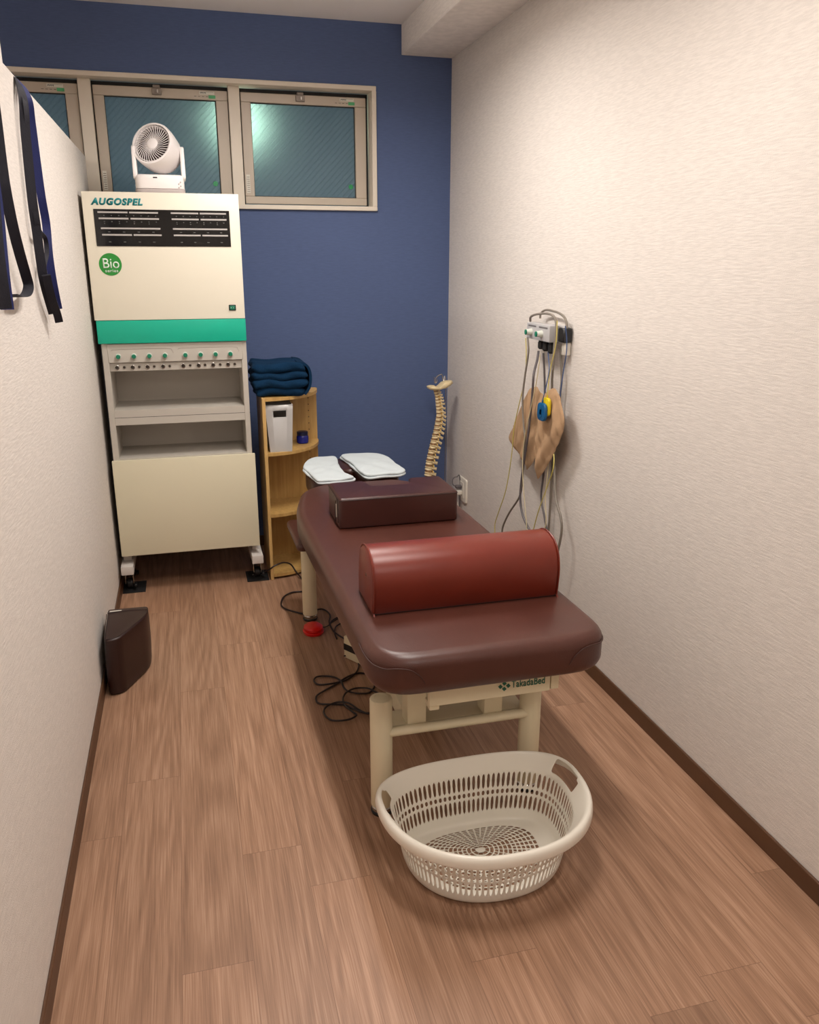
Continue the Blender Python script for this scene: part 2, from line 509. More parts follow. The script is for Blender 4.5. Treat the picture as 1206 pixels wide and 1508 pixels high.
# floor made of planks
bm = nb()
cl = bm.loops.layers.float_color.new('plank'); uvl = bm.loops.layers.uv.new('uv')
PW, PL, X0 = 0.1565, 1.288, -0.1085
OFF = {-2: 2.04, -1: 2.283, 0: 1.522, 1: 1.877, 2: 1.717, 3: 2.128, 4: 1.39, 5: 1.95, 6: 2.45, 7: 1.223, 8: 2.366, 9: 1.468}
TONE = {(0, 0): .35, (0, -1): .75, (0, 1): .45, (-1, 0): .35, (-1, 1): .8, (-1, -1): .35, (-2, 0): .4, (-2, -1): .6, (1, 0): .8, (1, -1): .55, (2, 0): .55, (2, -1): .95,
        (3, 0): .5, (3, -1): .4, (4, 0): .4, (4, -1): .75, (5, 0): .35, (5, -1): .45, (6, -1): .5, (7, 0): .75, (7, -1): .6, (8, 0): .35, (8, -1): .7, (9, 0): .75, (9, -1): .4}
for k in range(-17, 10):
    off = OFF.get(k, random.uniform(0, PL))
    for j in range(-4, 4):
        x0 = X0+k*PW; x1 = x0+PW; y0 = off+j*PL; y1 = y0+PL
        cx0, cx1, cy0, cy1 = max(x0, XF), min(x1, XR+0.05), max(y0, YF), min(y1, YB+0.05)
        if cx1 <= cx0 or cy1 <= cy0: continue
        vs = [bm.verts.new(p) for p in ((cx0, cy0, 0), (cx1, cy0, 0), (cx1, cy1, 0), (cx0, cy1, 0))]
        f = bm.faces.new(vs); c = (TONE.get((k, j), random.random()), random.random(), random.random(), 1)
        for l in f.loops:
            l[cl] = c; l[uvl].uv = (l.vert.co.x-x0, l.vert.co.y-y0)
vs = [bm.verts.new(p) for p in ((XF, YF, -0.05), (XF, YB+.05, -0.05), (XR+.05, YB+.05, -0.05), (XR+.05, YF, -0.05))]
bm.faces.new(vs)
fl = struct('floor', bm, 'floor', recalc=False)
bm = nb(); box(bm, XF, XR+.1, YF, YB+.1, ZC, ZC+.08); struct('ceiling', bm, 'ceiling')
bm = nb(); box(bm, XR, XR+.1, YF, YB+.1, 0, ZC); struct('wall_right', bm, 'wall')
bm = nb(); box(bm, XF, XR+.1, YF-.1, YF, 0, ZC); struct('wall_front', bm, 'wall')
bm = nb(); box(bm, XF-.1, XF, YF-.1, YB+.1, 0, ZC); struct('wall_far_left', bm, 'wall')
# back wall with the window opening
WX0, WX1, WZ0, WZ1 = -1.035, 1.003, 1.749, 2.324
bm = nb()
box(bm, XF, WX0, YB, YB+.16, 0, ZC); box(bm, WX1, XR, YB, YB+.16, 0, ZC)
box(bm, WX0, WX1, YB, YB+.16, 0, WZ0); box(bm, WX0, WX1, YB, YB+.16, WZ1, ZC)
struct('wall_back', bm, 'wall_blue')
# partition: full height near the camera, 1.97 m high further back
bm = nb(); box(bm, XL-.09, XL, 2.435, YB, 0, 1.966)
box(bm, XL-.09, XL, YF, 2.435, 0, ZC); struct('wall_left', bm, 'wall')
# ceiling beam along the right wall
bm = nb(); box(bm, 1.135, XR, YF, YB, 2.471, ZC, 0.002, 1); o = struct('trim_1', bm, 'beam')
# baseboards
bm = nb(); box(bm, XR-.008, XR, YF, YB, 0, 0.058, 0.002, 1); struct('baseboard_right', bm, 'base')
bm = nb(); box(bm, XL, XL+.008, YF, YB, 0, 0.058, 0.002, 1); struct('baseboard_left', bm, 'base')
bm = nb(); box(bm, XL+.008, XR-.008, YB-.008, YB, 0, 0.058, 0.002, 1); struct('baseboard_back', bm, 'base')

# window casing (one frame with two mullions) and three sashes
YS = 4.452
bm = nb()
cy0, cy1 = YB-.013, YS+.04
box(bm, WX0, WX1, cy0, cy1, WZ1-.02, WZ1+.001, .002, 1)
box(bm, WX0, WX1, cy0-.006, cy1, WZ0-.001, WZ0+.02, .002, 1)
box(bm, WX1-.022, WX1+.001, cy0, cy1, WZ0+.02, WZ1-.02, .002, 1)
box(bm, WX0-.001, WX0+.022, cy0, cy1, WZ0+.02, WZ1-.02, .002, 1)
for mx0, mx1 in ((-.384, -.328), (.291, .344)):
    box(bm, mx0, mx1, YS-.022, cy1, WZ0+.02, WZ1-.02, .002, 1)
trim = struct('trim_2', bm, 'casing')
ORG[trim.name] = Vector((0, 0, 0))
SZ0, SZ1 = 1.778, 2.283
for wi, (sx0, sx1) in enumerate(((.350, .966), (-.322, .288), (-.995, -.388))):
    W = D.objects.new('window_%d' % (wi+1), None); COL.objects.link(W); W['kind'] = 'structure'
    W.location = ((sx0+sx1)/2, YS, SZ0); ORG[W.name] = Vector(W.location)
    bm = nb(); fw = .047
    box(bm, sx0, sx1, YS, YS+.03, SZ1-fw+.004, SZ1, .002, 1); box(bm, sx0, sx1, YS, YS+.03, SZ0, SZ0+fw-.012, .002, 1)
    box(bm, sx0, sx0+fw, YS, YS+.03, SZ0+fw-.012, SZ1-fw+.004, .002, 1); box(bm, sx1-fw-.008, sx1, YS, YS+.03, SZ0+fw-.012, SZ1-fw+.004, .002, 1)
    sf = build('sash_frame', bm, 'sash', W)
    bm = nb()
    gx0, gx1, gz0, gz1 = sx0+fw, sx1-fw-.008, SZ0+fw-.012, SZ1-fw+.004
    box(bm, gx0, gx1, YS+.012, YS+.022, gz1-.004, gz1+.001); box(bm, gx0, gx1, YS+.012, YS+.022, gz0-.001, gz0+.003)
    box(bm, gx1-.004, gx1+.001, YS+.012, YS+.022, gz0, gz1); box(bm, gx0-.001, gx0+.002, YS+.012, YS+.022, gz0, gz1)
    # dark strips stand in for the shade in the gap round the sash
    box(bm, sx0-.006, sx1+.012, YS+.015, YS+.02, SZ1, SZ1+.018); box(bm, sx1, sx1+.012, YS+.015, YS+.02, SZ0-.01, SZ1+.01); box(bm, sx0-.01, sx0, YS+.015, YS+.02, SZ0-.01, SZ1+.01)
    build('gasket_and_gap', bm, 'gasket_and_gap', W)
    bm = nb(); box(bm, gx0-.003, gx1+.003, YS+.014, YS+.020, gz0-.003, gz1+.003)
    build('glass_pane', bm, 'glass', W)
    cx = (sx0+sx1)/2-.02 if wi < 2 else (sx0+sx1)/2
    bm = nb(); box(bm, cx-.022, cx+.022, YS-.014, YS+.001, SZ1-.032, SZ1-.004, .002, 1); box(bm, cx-.016, cx+.016, YS-.012, YS+.001, SZ1-.004, SZ1+.010, .002, 1)
    la = build('latch', bm, 'latch', W)
    bm = nb(); box(bm, cx+.000, cx+.008, YS-.019, YS-.013, SZ1-.026, SZ1-.010, .001, 1); build('latch_slider', bm, 'chrome', la)
    # stickers
    s = gx1-.095
    bm = nb(); box(bm, s+.02, s+.09, YS-.0012, YS, SZ1-.020, SZ1-.006)
    st = build('sticker', bm, 'label_w', W)
    bm = nb()
    for q in range(7): box(bm, s+.024+q*.004, s+.0265+q*.004, YS-.002, YS-.001, SZ1-.017+(q % 2)*.003, SZ1-.009)
    for q in range(10): box(bm, s+.052+q*.0035, s+.0535+q*.0035, YS-.002, YS-.001, SZ1-.010, SZ1-.008)
    for q in range(4): box(bm, s-.005+q*.018, s+.006+q*.018, YS-.0012, YS-.0002, SZ1-.030, SZ1-.028)
    build('sticker_print', bm, 'label_k', st)
    bm = nb(); box(bm, s+.062, s+.094, YS-.0016, YS, SZ1-.036, SZ1-.022); build('sticker', bm, 'label_g', W)
    if wi < 2:
        bm = nb(); box(bm, sx0+.008, sx0+.026, YS-.0012, YS, SZ0+.05, SZ0+.135); st = build('sticker', bm, 'label_w', W)
        bm = nb()
        for q in range(8): box(bm, sx0+.010+(q % 3)*.001, sx0+.024, YS-.002, YS-.001, SZ0+.055+q*.0095, SZ0+.058+q*.0095)
        build('sticker_print', bm, 'latch', st)
        bm = nb(); cyl(bm, (gx1-.025, YS+.0125, gz0+.055), (gx1-.025, YS+.014, gz0+.055), .012, n=24); build('green_dot', bm, 'green_dot', W)

# ceiling lamps out of the frame; the one behind the camera is added fill
for i, (lx, ly, ll, lw, e) in enumerate(LAMPS):
    bm = nb(); box(bm, lx-lw/2-.02, lx+lw/2+.02, ly-ll/2-.02, ly+ll/2+.02, 2.422, 2.458, .006)
    for dy in (-.25, .25): cyl(bm, (lx, ly+dy, 2.45), (lx, ly+dy, ZC), .004, n=10)
    o = build('ceiling_lamp', bm, 'lampbody', None, (lx, ly, ZC))
    tag(o, ['white ceiling lamp above the head of the treatment bed', 'white ceiling lamp above the near end of the treatment bed', 'white ceiling lamp beyond the left partition', 'added white fill lamp behind the camera by the front wall'][i], 'lamp', 'ceiling lamps')

# ================================================================== TREATMENT BED
ZT = 0.60
bed = thing('treatment_bed', (0.68, 2.5, 0), 'long dark brown padded treatment bed on ivory metal legs', 'bed')
out = round_poly([(.374, 1.712, .12), (1.004, 1.712, .11), (.994, 3.02, .12), (.940, 3.30, .10), (.84, 3.385, .03), (.53, 3.385, .03), (.420, 3.30, .12), (.357, 3.02, .16)], .05, 7)
bm = nb(); pad(bm, out, .486, ZT, .034, .040, n=7)
mat_o = build('mattress', bm, 'leather', bed, sharp=60)
# seam lines at the front corners
bm = nb()
sL = [(.3715, 1.88, .572), (.3725, 1.82, .570), (.3820, 1.765, .569), (.404, 1.731, .570), (.43, 1.7175, .574), (.460, 1.7108, .570), (.480, 1.7103, .556), (.493, 1.7108, .54), (.502, 1.715, .52)]
tube(bm, sL, .0016, 6); build('seam', bm, 'seam', mat_o)
bm = nb(); tube(bm, [(1.3755-x, y, z) for x, y, z in sL], .0016, 6); build('seam', bm, 'seam', mat_o)
# headrest
hout = round_poly([(.49, 3.40, .05), (.62, 3.40, .03), (.655, 3.46, .03), (.655, 3.60, .04), (.705, 3.60, .04), (.705, 3.46, .03), (.74, 3.40, .03), (.873, 3.40, .05), (.885, 3.62, .12), (.83, 3.83, .12), (.53, 3.83, .12), (.478, 3.62, .12)], .05, 6)
bm = nb(); pad(bm, hout, .515, .598, .02, .015)
build('headrest', bm, 'leather_dk', bed, sharp=60)
# arm pads under the shoulders
for s in (0, 1):
    X = (lambda x: x) if s == 0 else (lambda x: 1.363-x)
    ao = [(X(.380), 3.16, .03), (X(.56), 3.16, .02), (X(.56), 3.50, .03), (X(.378), 3.54, .05)]
    if s: ao = ao[::-1]
    bm = nb(); pad(bm, round_poly(ao, .03, 5), .372, .402, .012, .012)
    build('arm_pad', bm, 'leather', bed, sharp=60)
# legs
for (lx, ly, zt) in ((.446, 1.962, .362), (.888, 1.962, .40), (.444, 3.33, .37), (.888, 3.33, .37)):
    bm = nb(); lathe(bm, (lx, ly, .028), (0, 0, 1), [(0, .031), (zt-.028-.004, .031), (zt-.028-.001, .0295), (zt-.028, .027)], 36)
    lg = build('leg', bm, 'bedframe', bed)
    bm = nb(); lathe(bm, (lx, ly, 0), (0, 0, 1), [(0, .030), (.008, .032), (.011, .030)], 32); build('foot_pad', bm, 'blackplastic', lg)
    bm = nb(); lathe(bm, (lx, ly, .011), (0, 0, 1), [(0, .029), (.010, .0295), (.013, .027), (.017, .027)], 32); build('foot_ring', bm, 'chrome', lg)
    if zt < .365:
        bm = nb()
        tube(bm, [(lx+.019*math.cos(a), ly+.019*math.sin(a), zt+.0002) for a in [k*PI/8 for k in range(16)]], .0007, 6, closed=True, smooth=2)
        build('leg_cap_rim', bm, 'bedframe', lg)
# cross tubes, plates and uprights of the two leg frames
for (fy, sgn) in ((1.962, 1), (3.33, -1)):
    bm = nb(); cyl(bm, (.46, fy-.012*sgn, .258), (.875, fy-.012*sgn, .258), .0135, n=20)
    build('cross_tube', bm, 'bedframe', bed)
    y0, y1 = sorted((fy+.006*sgn, fy+.085*sgn))
    bm = nb(); box(bm, .462, .874, y0, y1, .246, .266, .003, 2); build('cross_plate', bm, 'bedframe', bed)
    for ux in (.519, .745):
        y0, y1 = sorted((fy-.006*sgn, fy+.054*sgn))
        bm = nb(); box(bm, ux, ux+.055, y0, y1, .262, .497, .004, 2); build('upright', bm, 'bedframe', bed)
        
bm = nb(); box(bm, .535, .868, 1.797, 1.815, .411, .462, .002, 1); box(bm, .535, .868, 1.80, 1.86, .455, .497, .003, 1)
fp = build('name_rail', bm, 'bedframe', bed)
bm = nb(); box(bm, .872, .895, 1.80, 1.83, .412, .497, .004, 2); build('rail_bracket', bm, 'bedframe', fp)
bm = nb(); box(bm, .538, .565, 1.805, 1.85, .395, .412, .004, 2); build('rail_bracket', bm, 'bedframe', fp)
lettering('maker_lettering', 'TakadaBed', 'logo', fp, (.758, 1.7965, .436), (1, 0, 0), (0, 0, 1), .020, bold=.012, squash=.72, spacing=1.05)
bm = nb()
for (dx, dz) in ((-.011, 0), (.011, 0), (0, .008), (0, -.008)):
    c = (.738+dx, 1.796, .443+dz)
    obox(bm, c, Vector((.8, 0, .6)), Vector((0, 1, 0)), Vector((-.6, 0, .8)), .0045, .0008, .0045)
build('maker_emblem', bm, 'logo', fp)
# lengthwise rails under the mattress
for rx in (.50, .84):
    bm = nb(); box(bm, rx, rx+.03, 1.86, 3.35, .462, .496, .003, 1); build('side_rail', bm, 'bedframe', bed)
# lifting drive on the floor with a black stripe
ax = Vector((.52, -.854, 0)).normalized(); ay = Vector((-ax.y, ax.x, 0)); ay = Vector((.854, .52, 0)).normalized()
def dr(l, s, z): return Vector((.518, 2.925, 0))+ax*l+ay*s+Vector((0, 0, z))
bm = nb(); obox(bm, dr(.20, .030, .050), ax, ay, Vector((0, 0, 1)), .20, .030, .046, .003)
dv = build('lift_drive', bm, 'bedframe', bed)
bm = nb(); obox(bm, dr(.20, -.0008, .052), ax, ay, Vector((0, 0, 1)), .199, .0012, .013)
build('black_stripe', bm, 'blackplastic', dv)
bm = nb(); box(bm, .60, .76, 2.35, 2.95, .03, .10, .006); box(bm, .63, .73, 2.36, 3.25, .262, .30, .004); box(bm, .655, .705, 2.45, 2.52, .10, .27, .004)
box(bm, .655, .705, 2.80, 2.87, .10, .27, .004); box(bm, .61, .64, 2.37, 2.40, 0, .031); box(bm, .72, .75, 2.37, 2.40, 0, .031); box(bm, .61, .64, 2.90, 2.93, 0, .031); box(bm, .72, .75, 2.90, 2.93, 0, .031)
build('lift_beam', bm, 'bedframe', bed)

# ---- bolster
bol = thing('bolster', (.69, 2.05, ZT), 'glossy chestnut red half round bolster lying across the near end of the brown bed', 'cushion')
prof = [(2.150, .601), (1.980, .601), (1.974, .607), (1.968, .66), (1.966, .70), (1.972, .735), (1.985, .762), (2.005, .782), (2.035, .793), (2.065, .795), (2.095, .788), (2.122, .770), (2.140, .742), (2.150, .705), (2.156, .66), (2.156, .608)]
prof = [Vector((p[0], .601+(p[1]-.601)*.86)) for p in prof][::-1]
cen = Vector((2.06, .68))
bm = nb(); rings = []
xa, xb = .428, .962
for (x, s) in ((xa, .93), (xa+.002, .965), (xa+.006, .99), (xa+.012, 1.0), (xb-.012, 1.0), (xb-.006, .99), (xb-.002, .965), (xb, .93)):
    dx = 0
    rings.append([bm.verts.new((x, cen.x+(p.x-cen.x)*s, max(.601, cen.y+(p.y-cen.y)*s))) for p in prof])
for a, b in zip(rings, rings[1:]):
    for i in range(len(prof)):
        j = (i+1) % len(prof); bm.faces.new((a[i], a[j], b[j], b[i]))
bm.faces.new(rings[0][::-1]); bm.faces.new(rings[-1])
build('cover', bm, 'leather_red', bol, sharp=50)
for x in (xa+.004, xb-.004):
    bm = nb(); tube(bm, [(x, cen.x+(p.x-cen.x)*1.004, cen.y+(p.y-cen.y)*1.004) for p in prof], .0022, 6, closed=True, smooth=2)
    build('piping', bm, 'leather_red', bol)
bm = nb(); tube(bm, [(xa+.002, 2.150, .6025), (xa+.006, 1.979, .6025), (xb-.006, 1.979, .6025)], .0022, 6, smooth=0); build('bottom_seam', bm, 'seamdark', bol)
bm = nb(); cyl(bm, (xa-.0015, 2.045, .692), (xa+.001, 2.045, .692), .005, n=16); build('air_eyelet', bm, 'chrome', bol)

# ---- face-notch pillow
pil = thing('notched_pillow', (.695, 2.84, ZT), 'deep brown block pillow with a notch on the bed before the white towels', 'pillow')
po = round_poly([(.478, 2.722, .014), (.912, 2.722, .014), (.912, 2.955, .018), (.790, 2.955, .012), (.772, 2.872, .025), (.628, 2.872, .025), (.612, 2.955, .012), (.478, 2.955, .018)], .015, 4)
bm = nb(); pad(bm, po, .601, .712, .010, .008, n=4); build('cover', bm, 'leather_dk', pil, sharp=60)
bm = nb()
pz = [Vector((p.x, p.y, .705)) for p in offset2(po, -.0006)]
tube(bm, pz, .0013, 6, closed=True, smooth=0); build('seam', bm, 'seamdark', pil)
bm = nb(); tube(bm, [(.4772, 2.83, .695), (.4772, 2.80, .703), (.4772, 2.755, .700), (.4772, 2.745, .68), (.4772, 2.742, .62)], .0016, 6)
tube(bm, [(.4772, 2.80, .608), (.4772, 2.80, .66), (.4772, 2.785, .69)], .0014, 6)
build('zip_seam', bm, 'seamdark', pil)
bm = nb(); box(bm, .4755, .4775, 2.772, 2.779, .632, .680); build('zip_tag', bm, 'label_w', pil)

# ---- white towels on the headrest
def towel(name, outline, z, th, label, folds):
    t = thing(name, (outline[0][0], outline[0][1], z), label, 'towel')
    def layer(o, z0, z1, sd):
        q = []
        for a, b in zip(o, o[1:]+o[:1]):
            n = max(1, int((b-a).length/.012))
            for k in range(n): q.append(a.lerp(b, k/n))
        q = [p+Vector((.0022*math.sin(k*.31+sd), .0022*math.sin(k*.23+sd*2))) for k, p in enumerate(q)]
        c = sum(q, Vector((0, 0)))/len(q); h = (z1-z0)/2; bm = nb(); V = []
        for k in range(7):
            a = PI*k/6; V.append([(p, z0+h*(1-math.cos(a)), 0) for p in offset2(q, h*(1-math.sin(a)))])
        top = [p for p, _, _ in V[-1]]
        for sc in (.92, .82, .7, .56, .42, .28, .14): V.append([(c+(p-c)*sc, z1, 1-sc) for p in top])
        R_ = [[bm.verts.new((p.x, p.y, zz+.0028*math.sin(p.x*58+p.y*31+sd)*min(1, .35+u*3)+.0020*math.sin(p.y*77-p.x*40+sd*3)*min(1, .3+u*3)+.002*u)) for p, zz, u in r] for r in V]
        N = len(q)
        for a, b in zip(R_, R_[1:]):
            for k in range(N): bm.faces.new((a[k], a[(k+1) % N], b[(k+1) % N], b[k]))
        bm.faces.new(R_[0][::-1]); bm.faces.new(R_[-1])
        return bm
    o1 = round_poly(outline, .02, 4)
    build('lower_fold', layer(o1, z+.001, z+th*.55, 1.0+outline[0][0]), 'towel', t, sharp=80)
    o2 = round_poly(offset2(outline, .004), .02, 4)
    build('upper_fold', layer(o2, z+th*.5, z+th*1.15, 2.3+outline[0][0]*5), 'towel', t, sharp=80)
    return t
towel('face_towel', [(.497, 3.345), (.60, 3.345), (.662, 3.365), (.668, 3.385), (.638, 3.46), (.640, 3.60), (.655, 3.74), (.655, 3.79), (.56, 3.80), (.505, 3.74), (.468, 3.60)], .600, .018, 'white terry towel on the left side of the headrest', 0)
towel('face_towel', [(.705, 3.400), (.73, 3.375), (.873, 3.385), (.905, 3.42), (.898, 3.62), (.885, 3.73), (.86, 3.79), (.74, 3.82), (.672, 3.80), (.690, 3.66)], .600, .020, 'white terry towel with a folded hem on the right side of the headrest', 0)

# ================================================================== STIMULATION CABINET
Y0 = 3.84
cab = thing('therapy_cabinet', (-.04, 4.0, 0), 'tall cream and grey electrotherapy cabinet with a teal band, lettered AUGOSPEL', 'cabinet')
cx0, cx1, cyb = -.352, .272, 4.15
bm = nb()
# grey shell with two compartments
box(bm, cx0+.004, -.322, Y0+.012, cyb, .19, 1.77, .002, 1); box(bm, .246, cx1-.002, Y0+.012, cyb, .19, 1.77, .002, 1)
box(bm, -.322, .246, cyb-.02, cyb, .19, 1.77)
box(bm, -.322, .246, Y0+.012, cyb-.02, .19, .21); box(bm, -.322, .246, Y0+.013, cyb-.02, .630, .647)
box(bm, -.322, .246, Y0+.012, cyb-.02, .800, .8325); box(bm, -.322, .246, Y0+.012, cyb-.02, .8345, .866)
box(bm, -.322, .246, Y0+.030, cyb-.02, 1.038, 1.16)
box(bm, -.322, .246, Y0+.012, cyb-.02, 1.75, 1.77)
body = build('body', bm, 'greybody', cab)
bm = nb(); box(bm, cx0+.003, cx1-.001, Y0+.0125, Y0+.02, .8325, .8345); build('body_seam', bm, 'blackplastic', body)
# top cream panel as a lidded box
bm = nb(); box(bm, -.363, .271, Y0, Y0+.012, 1.2585, 1.777, .003, 2); box(bm, -.363, .271, Y0+.010, cyb, 1.7705, 1.777, .002, 1)
up = build('upper_front_panel', bm, 'cream', cab)
bm = nb(); box(bm, -.358, .272, Y0-.002, Y0+.014, 1.160, 1.2570, .003, 2); build('teal_band', bm, 'teal', cab)
bm = nb(); box(bm, -.354, .281, Y0-.008, Y0+.0115, .188, .642, .003, 2); build('lower_front_panel', bm, 'cream_low', cab)
bm = nb(); box(bm, -.325, .252, Y0+.010, Y0+.030, 1.076, 1.158, .002, 1); kp = build('knob_panel', bm, 'greybody', cab)
bm = nb(); box(bm, -.322, .246, Y0+.022, Y0+.032, 1.038, 1.0745, .001, 1); jp = build('jack_panel', bm, 'greybody', cab)
bm = nb(); box(bm, -.322, .246, Y0+.018, Y0+.0225, 1.0745, 1.0775); build('panel_gap', bm, 'blackplastic', jp)
for a, b in ((-.31, -.05), (-.03, .235)):
    bm = nb(); tube(bm, [(a, Y0+.0095, 1.128), (a+.03, Y0+.0095, 1.134), (b-.03, Y0+.0095, 1.134), (b-.005, Y0+.0095, 1.125), (b, Y0+.0095, 1.112)], .0007, 6); build('printed_outline', bm, 'latch', kp)
for kx in (-.282, -.217, -.152, -.086, .001, .067, .132, .197):
    bm = nb(); lathe(bm, (kx, Y0+.010, 1.104), (0, -1, 0), [(0, .012), (.008, .0115), (.009, .010)], 24)
    kn = build('knob', bm, 'knobring', cab)
    bm = nb(); lathe(bm, (kx, Y0+.001, 1.104), (0, -1, 0), [(0, .0095), (.012, .009), (.0135, .0075)], 24); build('knob_cap', bm, 'knob', kn)
for i, jx in enumerate((-.293, -.262, -.228, -.199, -.165, -.136, -.099, -.070, -.012, .018, .055, .083, .118, .150, .184, .214)):
    r = .0105 if i % 2 == 0 else .0068
    bm = nb(); lathe(bm, (jx, Y0+.0225, 1.055), (0, -1, 0), [(0, r), (.004, r), (.005, r*.85), (.0049, r*.72), (.001, r*.7)], 20, close=False)
    jk = build('jack', bm, 'chrome', cab)
    bm = nb(); cyl(bm, (jx, Y0+.0222, 1.055), (jx, Y0+.0200, 1.055), r*.72, n=18); build('jack_hole', bm, 'jack', jk)
# display
SX0, SX1, SZa, SZb = -.322, .228, 1.562, 1.709
bm = nb(); box(bm, SX0, SX1, Y0-.003, Y0+.001, SZa, SZb, .001, 1); scr = build('display', bm, 'black', cab)
rows = {.085: [(.029, .244), (.256, .466), (.56, .765), (.776, .975)], .250: [(.033, .247), (.262, .470), (.563, .766), (.780, .976)],
        .515: [(.042, .474), (.567, .978)], .690: [(.046, .262), (.274, .480), (.570, .772), (.784, .980)]}
bm = nb()
for v, spans in rows.items():
    z = SZb-(SZb-SZa)*v
    for a, b in spans:
        box(bm, SX0+(SX1-SX0)*a, SX0+(SX1-SX0)*b, Y0-.0042, Y0-.0028, z-.0032, z+.0032)
build('display_bars', bm, 'screenbar', scr)
for v, n in ((.170, 8), (.335, 8), (.385, 8), (.61, 4), (.88, 4)):
    z = SZb-(SZb-SZa)*v
    for (a, b) in ((.045, .475), (.575, .98)):
        for q in range(n):
            x = SX0+(SX1-SX0)*(a+(b-a)*(q+.5)/n)
            wd = .0022 if n == 8 else .0045
            if v == .385 and q % 2: continue
            bm = nb(); box(bm, x-wd, x+wd, Y0-.0040, Y0-.0029, z-.0016, z+.0014); build('display_mark', bm, 'screenmark', scr)
lettering('maker_lettering', 'AUGOSPEL', 'tealtext', cab, (-.326, Y0-.0005, 1.7265), (1, 0, 0), (0, 0, 1), .0245, shear=.25, bold=.056, squash=1.04, spacing=1.16)
bm = nb(); cyl(bm, (-.276, Y0+.001, 1.489), (-.276, Y0-.0012, 1.489), .0455, n=64); bd = build('round_badge', bm, 'badge', cab)
lettering('badge_lettering', 'Bio', 'badgetext', bd, (-.274, Y0-.0014, 1.4745), (1, 0, 0), (0, 0, 1), .040, squash=.92, align='CENTER', bold=.004)
lettering('badge_small_lettering', 'series', 'badgetext', bd, (-.273, Y0-.0014, 1.4575), (1, 0, 0), (0, 0, 1), .0125, squash=1.15, align='CENTER', bold=.008, spacing=1.1)
bm = nb(); box(bm, .203, .233, Y0-.004, Y0+.001, 1.293, 1.318, .0015, 1); sw = build('power_switch', bm, 'blackplastic', cab)
bm = nb(); box(bm, .207, .229, Y0-.0065, Y0-.003, 1.297, 1.314, .002, 2); ro = build('rocker', bm, 'knob', sw)
bm = nb(); box(bm, .2105, .2135, Y0-.0075, Y0-.006, 1.304, 1.307); box(bm, .2215, .2225, Y0-.0075, Y0-.006, 1.302, 1.309); build('rocker_marks', bm, 'badgetext', ro)
# feet and casters
for s, (fx0, fx1, px0, px1) in enumerate(((-.362, -.306, -.368, -.265), (.238, .292, .212, .318))):
    bm = nb(); box(bm, fx0, fx1, Y0-.035, 4.12, .104, .146, .005, 2)
    box(bm, fx0+.01, fx1-.01, Y0+.06, 4.08, .14, .192)
    ft = build('foot', bm, 'footmetal', cab)
    for cy in (Y0+.055, 4.06):
        cxm = (fx0+fx1)/2
        bm = nb(); cyl(bm, (cxm, cy, .085), (cxm, cy, .106), .022, n=20); box(bm, cxm-.020, cxm-.015, cy-.022, cy+.022, .035, .088, .002, 1); box(bm, cxm+.015, cxm+.020, cy-.022, cy+.022, .035, .088, .002, 1)
        cs = build('caster', bm, 'chrome', cab)
        bm = nb(); lathe(bm, (cxm-.014, cy+.006, .031), (1, 0, 0), [(0, .022), (.003, .0255), (.025, .0255), (.028, .022)], 28); build('wheel', bm, 'blackplastic', cs)
        bm = nb(); box(bm, cxm+.020, cxm+.034, cy-.045, cy-.010, .028, .040, .003, 1); build('brake_pedal', bm, 'blackplastic', cs)
    bm = nb(); box(bm, px0, px1, 3.842, 3.985, 0, .0045, .001, 1)
    o = build('caster_mat', bm, 'rubber', None, ((px0+px1)/2, 3.91, 0))
    tag(o, ['square black mat under the cabinet foot beside the left wall', 'square black mat under the cabinet foot beside the corner shelf'][s], 'mat', 'black mats under the cabinet casters')

# ---- circulator fan on the cabinet
ZF = 1.7772
fan = thing('circulator_fan', (-.05, 4.0, ZF), 'small white circulator fan tilted up on top of the tall cabinet', 'fan')
fyc = 3.985
bo = round_poly([(-.152, fyc-.075), (.054, fyc-.075), (.054, fyc+.075), (-.152, fyc+.075)], .035, 6)
bm = nb(); pad(bm, bo, ZF+.001, ZF+.020, .002, .006, n=3); build('base_foot', bm, 'fangrey', fan, sharp=60)
bm = nb(); pad(bm, round_poly([(-.150, fyc-.073), (.052, fyc-.073), (.052, fyc+.073), (-.150, fyc+.073)], .035, 6), ZF+.021, ZF+.078, .016, .002, n=5)
bs = build('base', bm, 'fan', fan, sharp=60)
bm = nb(); box(bm, -.076, -.058, fyc-.0745, fyc-.070, ZF+.062, ZF+.067, .001, 1); build('sensor_window', bm, 'blackplastic', bs)
bm = nb()
for q, (a, b) in enumerate(((.028, .040), (.036, .032), (.028, .026), (.036, .048))): lathe(bm, (a, fyc-.0725, ZF+b), (0, -1, 0), [(0, .003), (.0012, .003), (.0013, .0022), (.0005, .002)], 12)
build('touch_buttons', bm, 'fangrey', bs)
# yoke arms
for s, xx in ((0, -.156), (1, .042)):
    pr = [(fyc-.060, ZF+.06), (fyc+.060, ZF+.06), (fyc+.040, ZF+.15), (fyc+.022, ZF+.196), (fyc-.022, ZF+.196), (fyc-.040, ZF+.15)]
    pr = round_poly(pr, .02, 5)
    bm = nb(); pad(bm, pr, 0, .018, .005, .005, n=3, tf=lambda a, b, z, xx=xx: (xx+z, a, b))
    build('yoke_arm', bm, 'fan', fan, sharp=60)
hc = Vector((-.043, fyc, ZF+.178))
hx = Vector((-.40, -.80, .34)).normalized()    # blowing direction
bm = nb(); lathe(bm, hc-hx*.075, hx, [(-.004, .054), (.002, .066), (.02, .077), (.05, .087), (.10, .0915), (.132, .0915), (.140, .0885), (.141, .082), (.124, .080), (.09, .078)], 56, close=False)
hd = build('head_shell', bm, 'fan', fan, sharp=50)
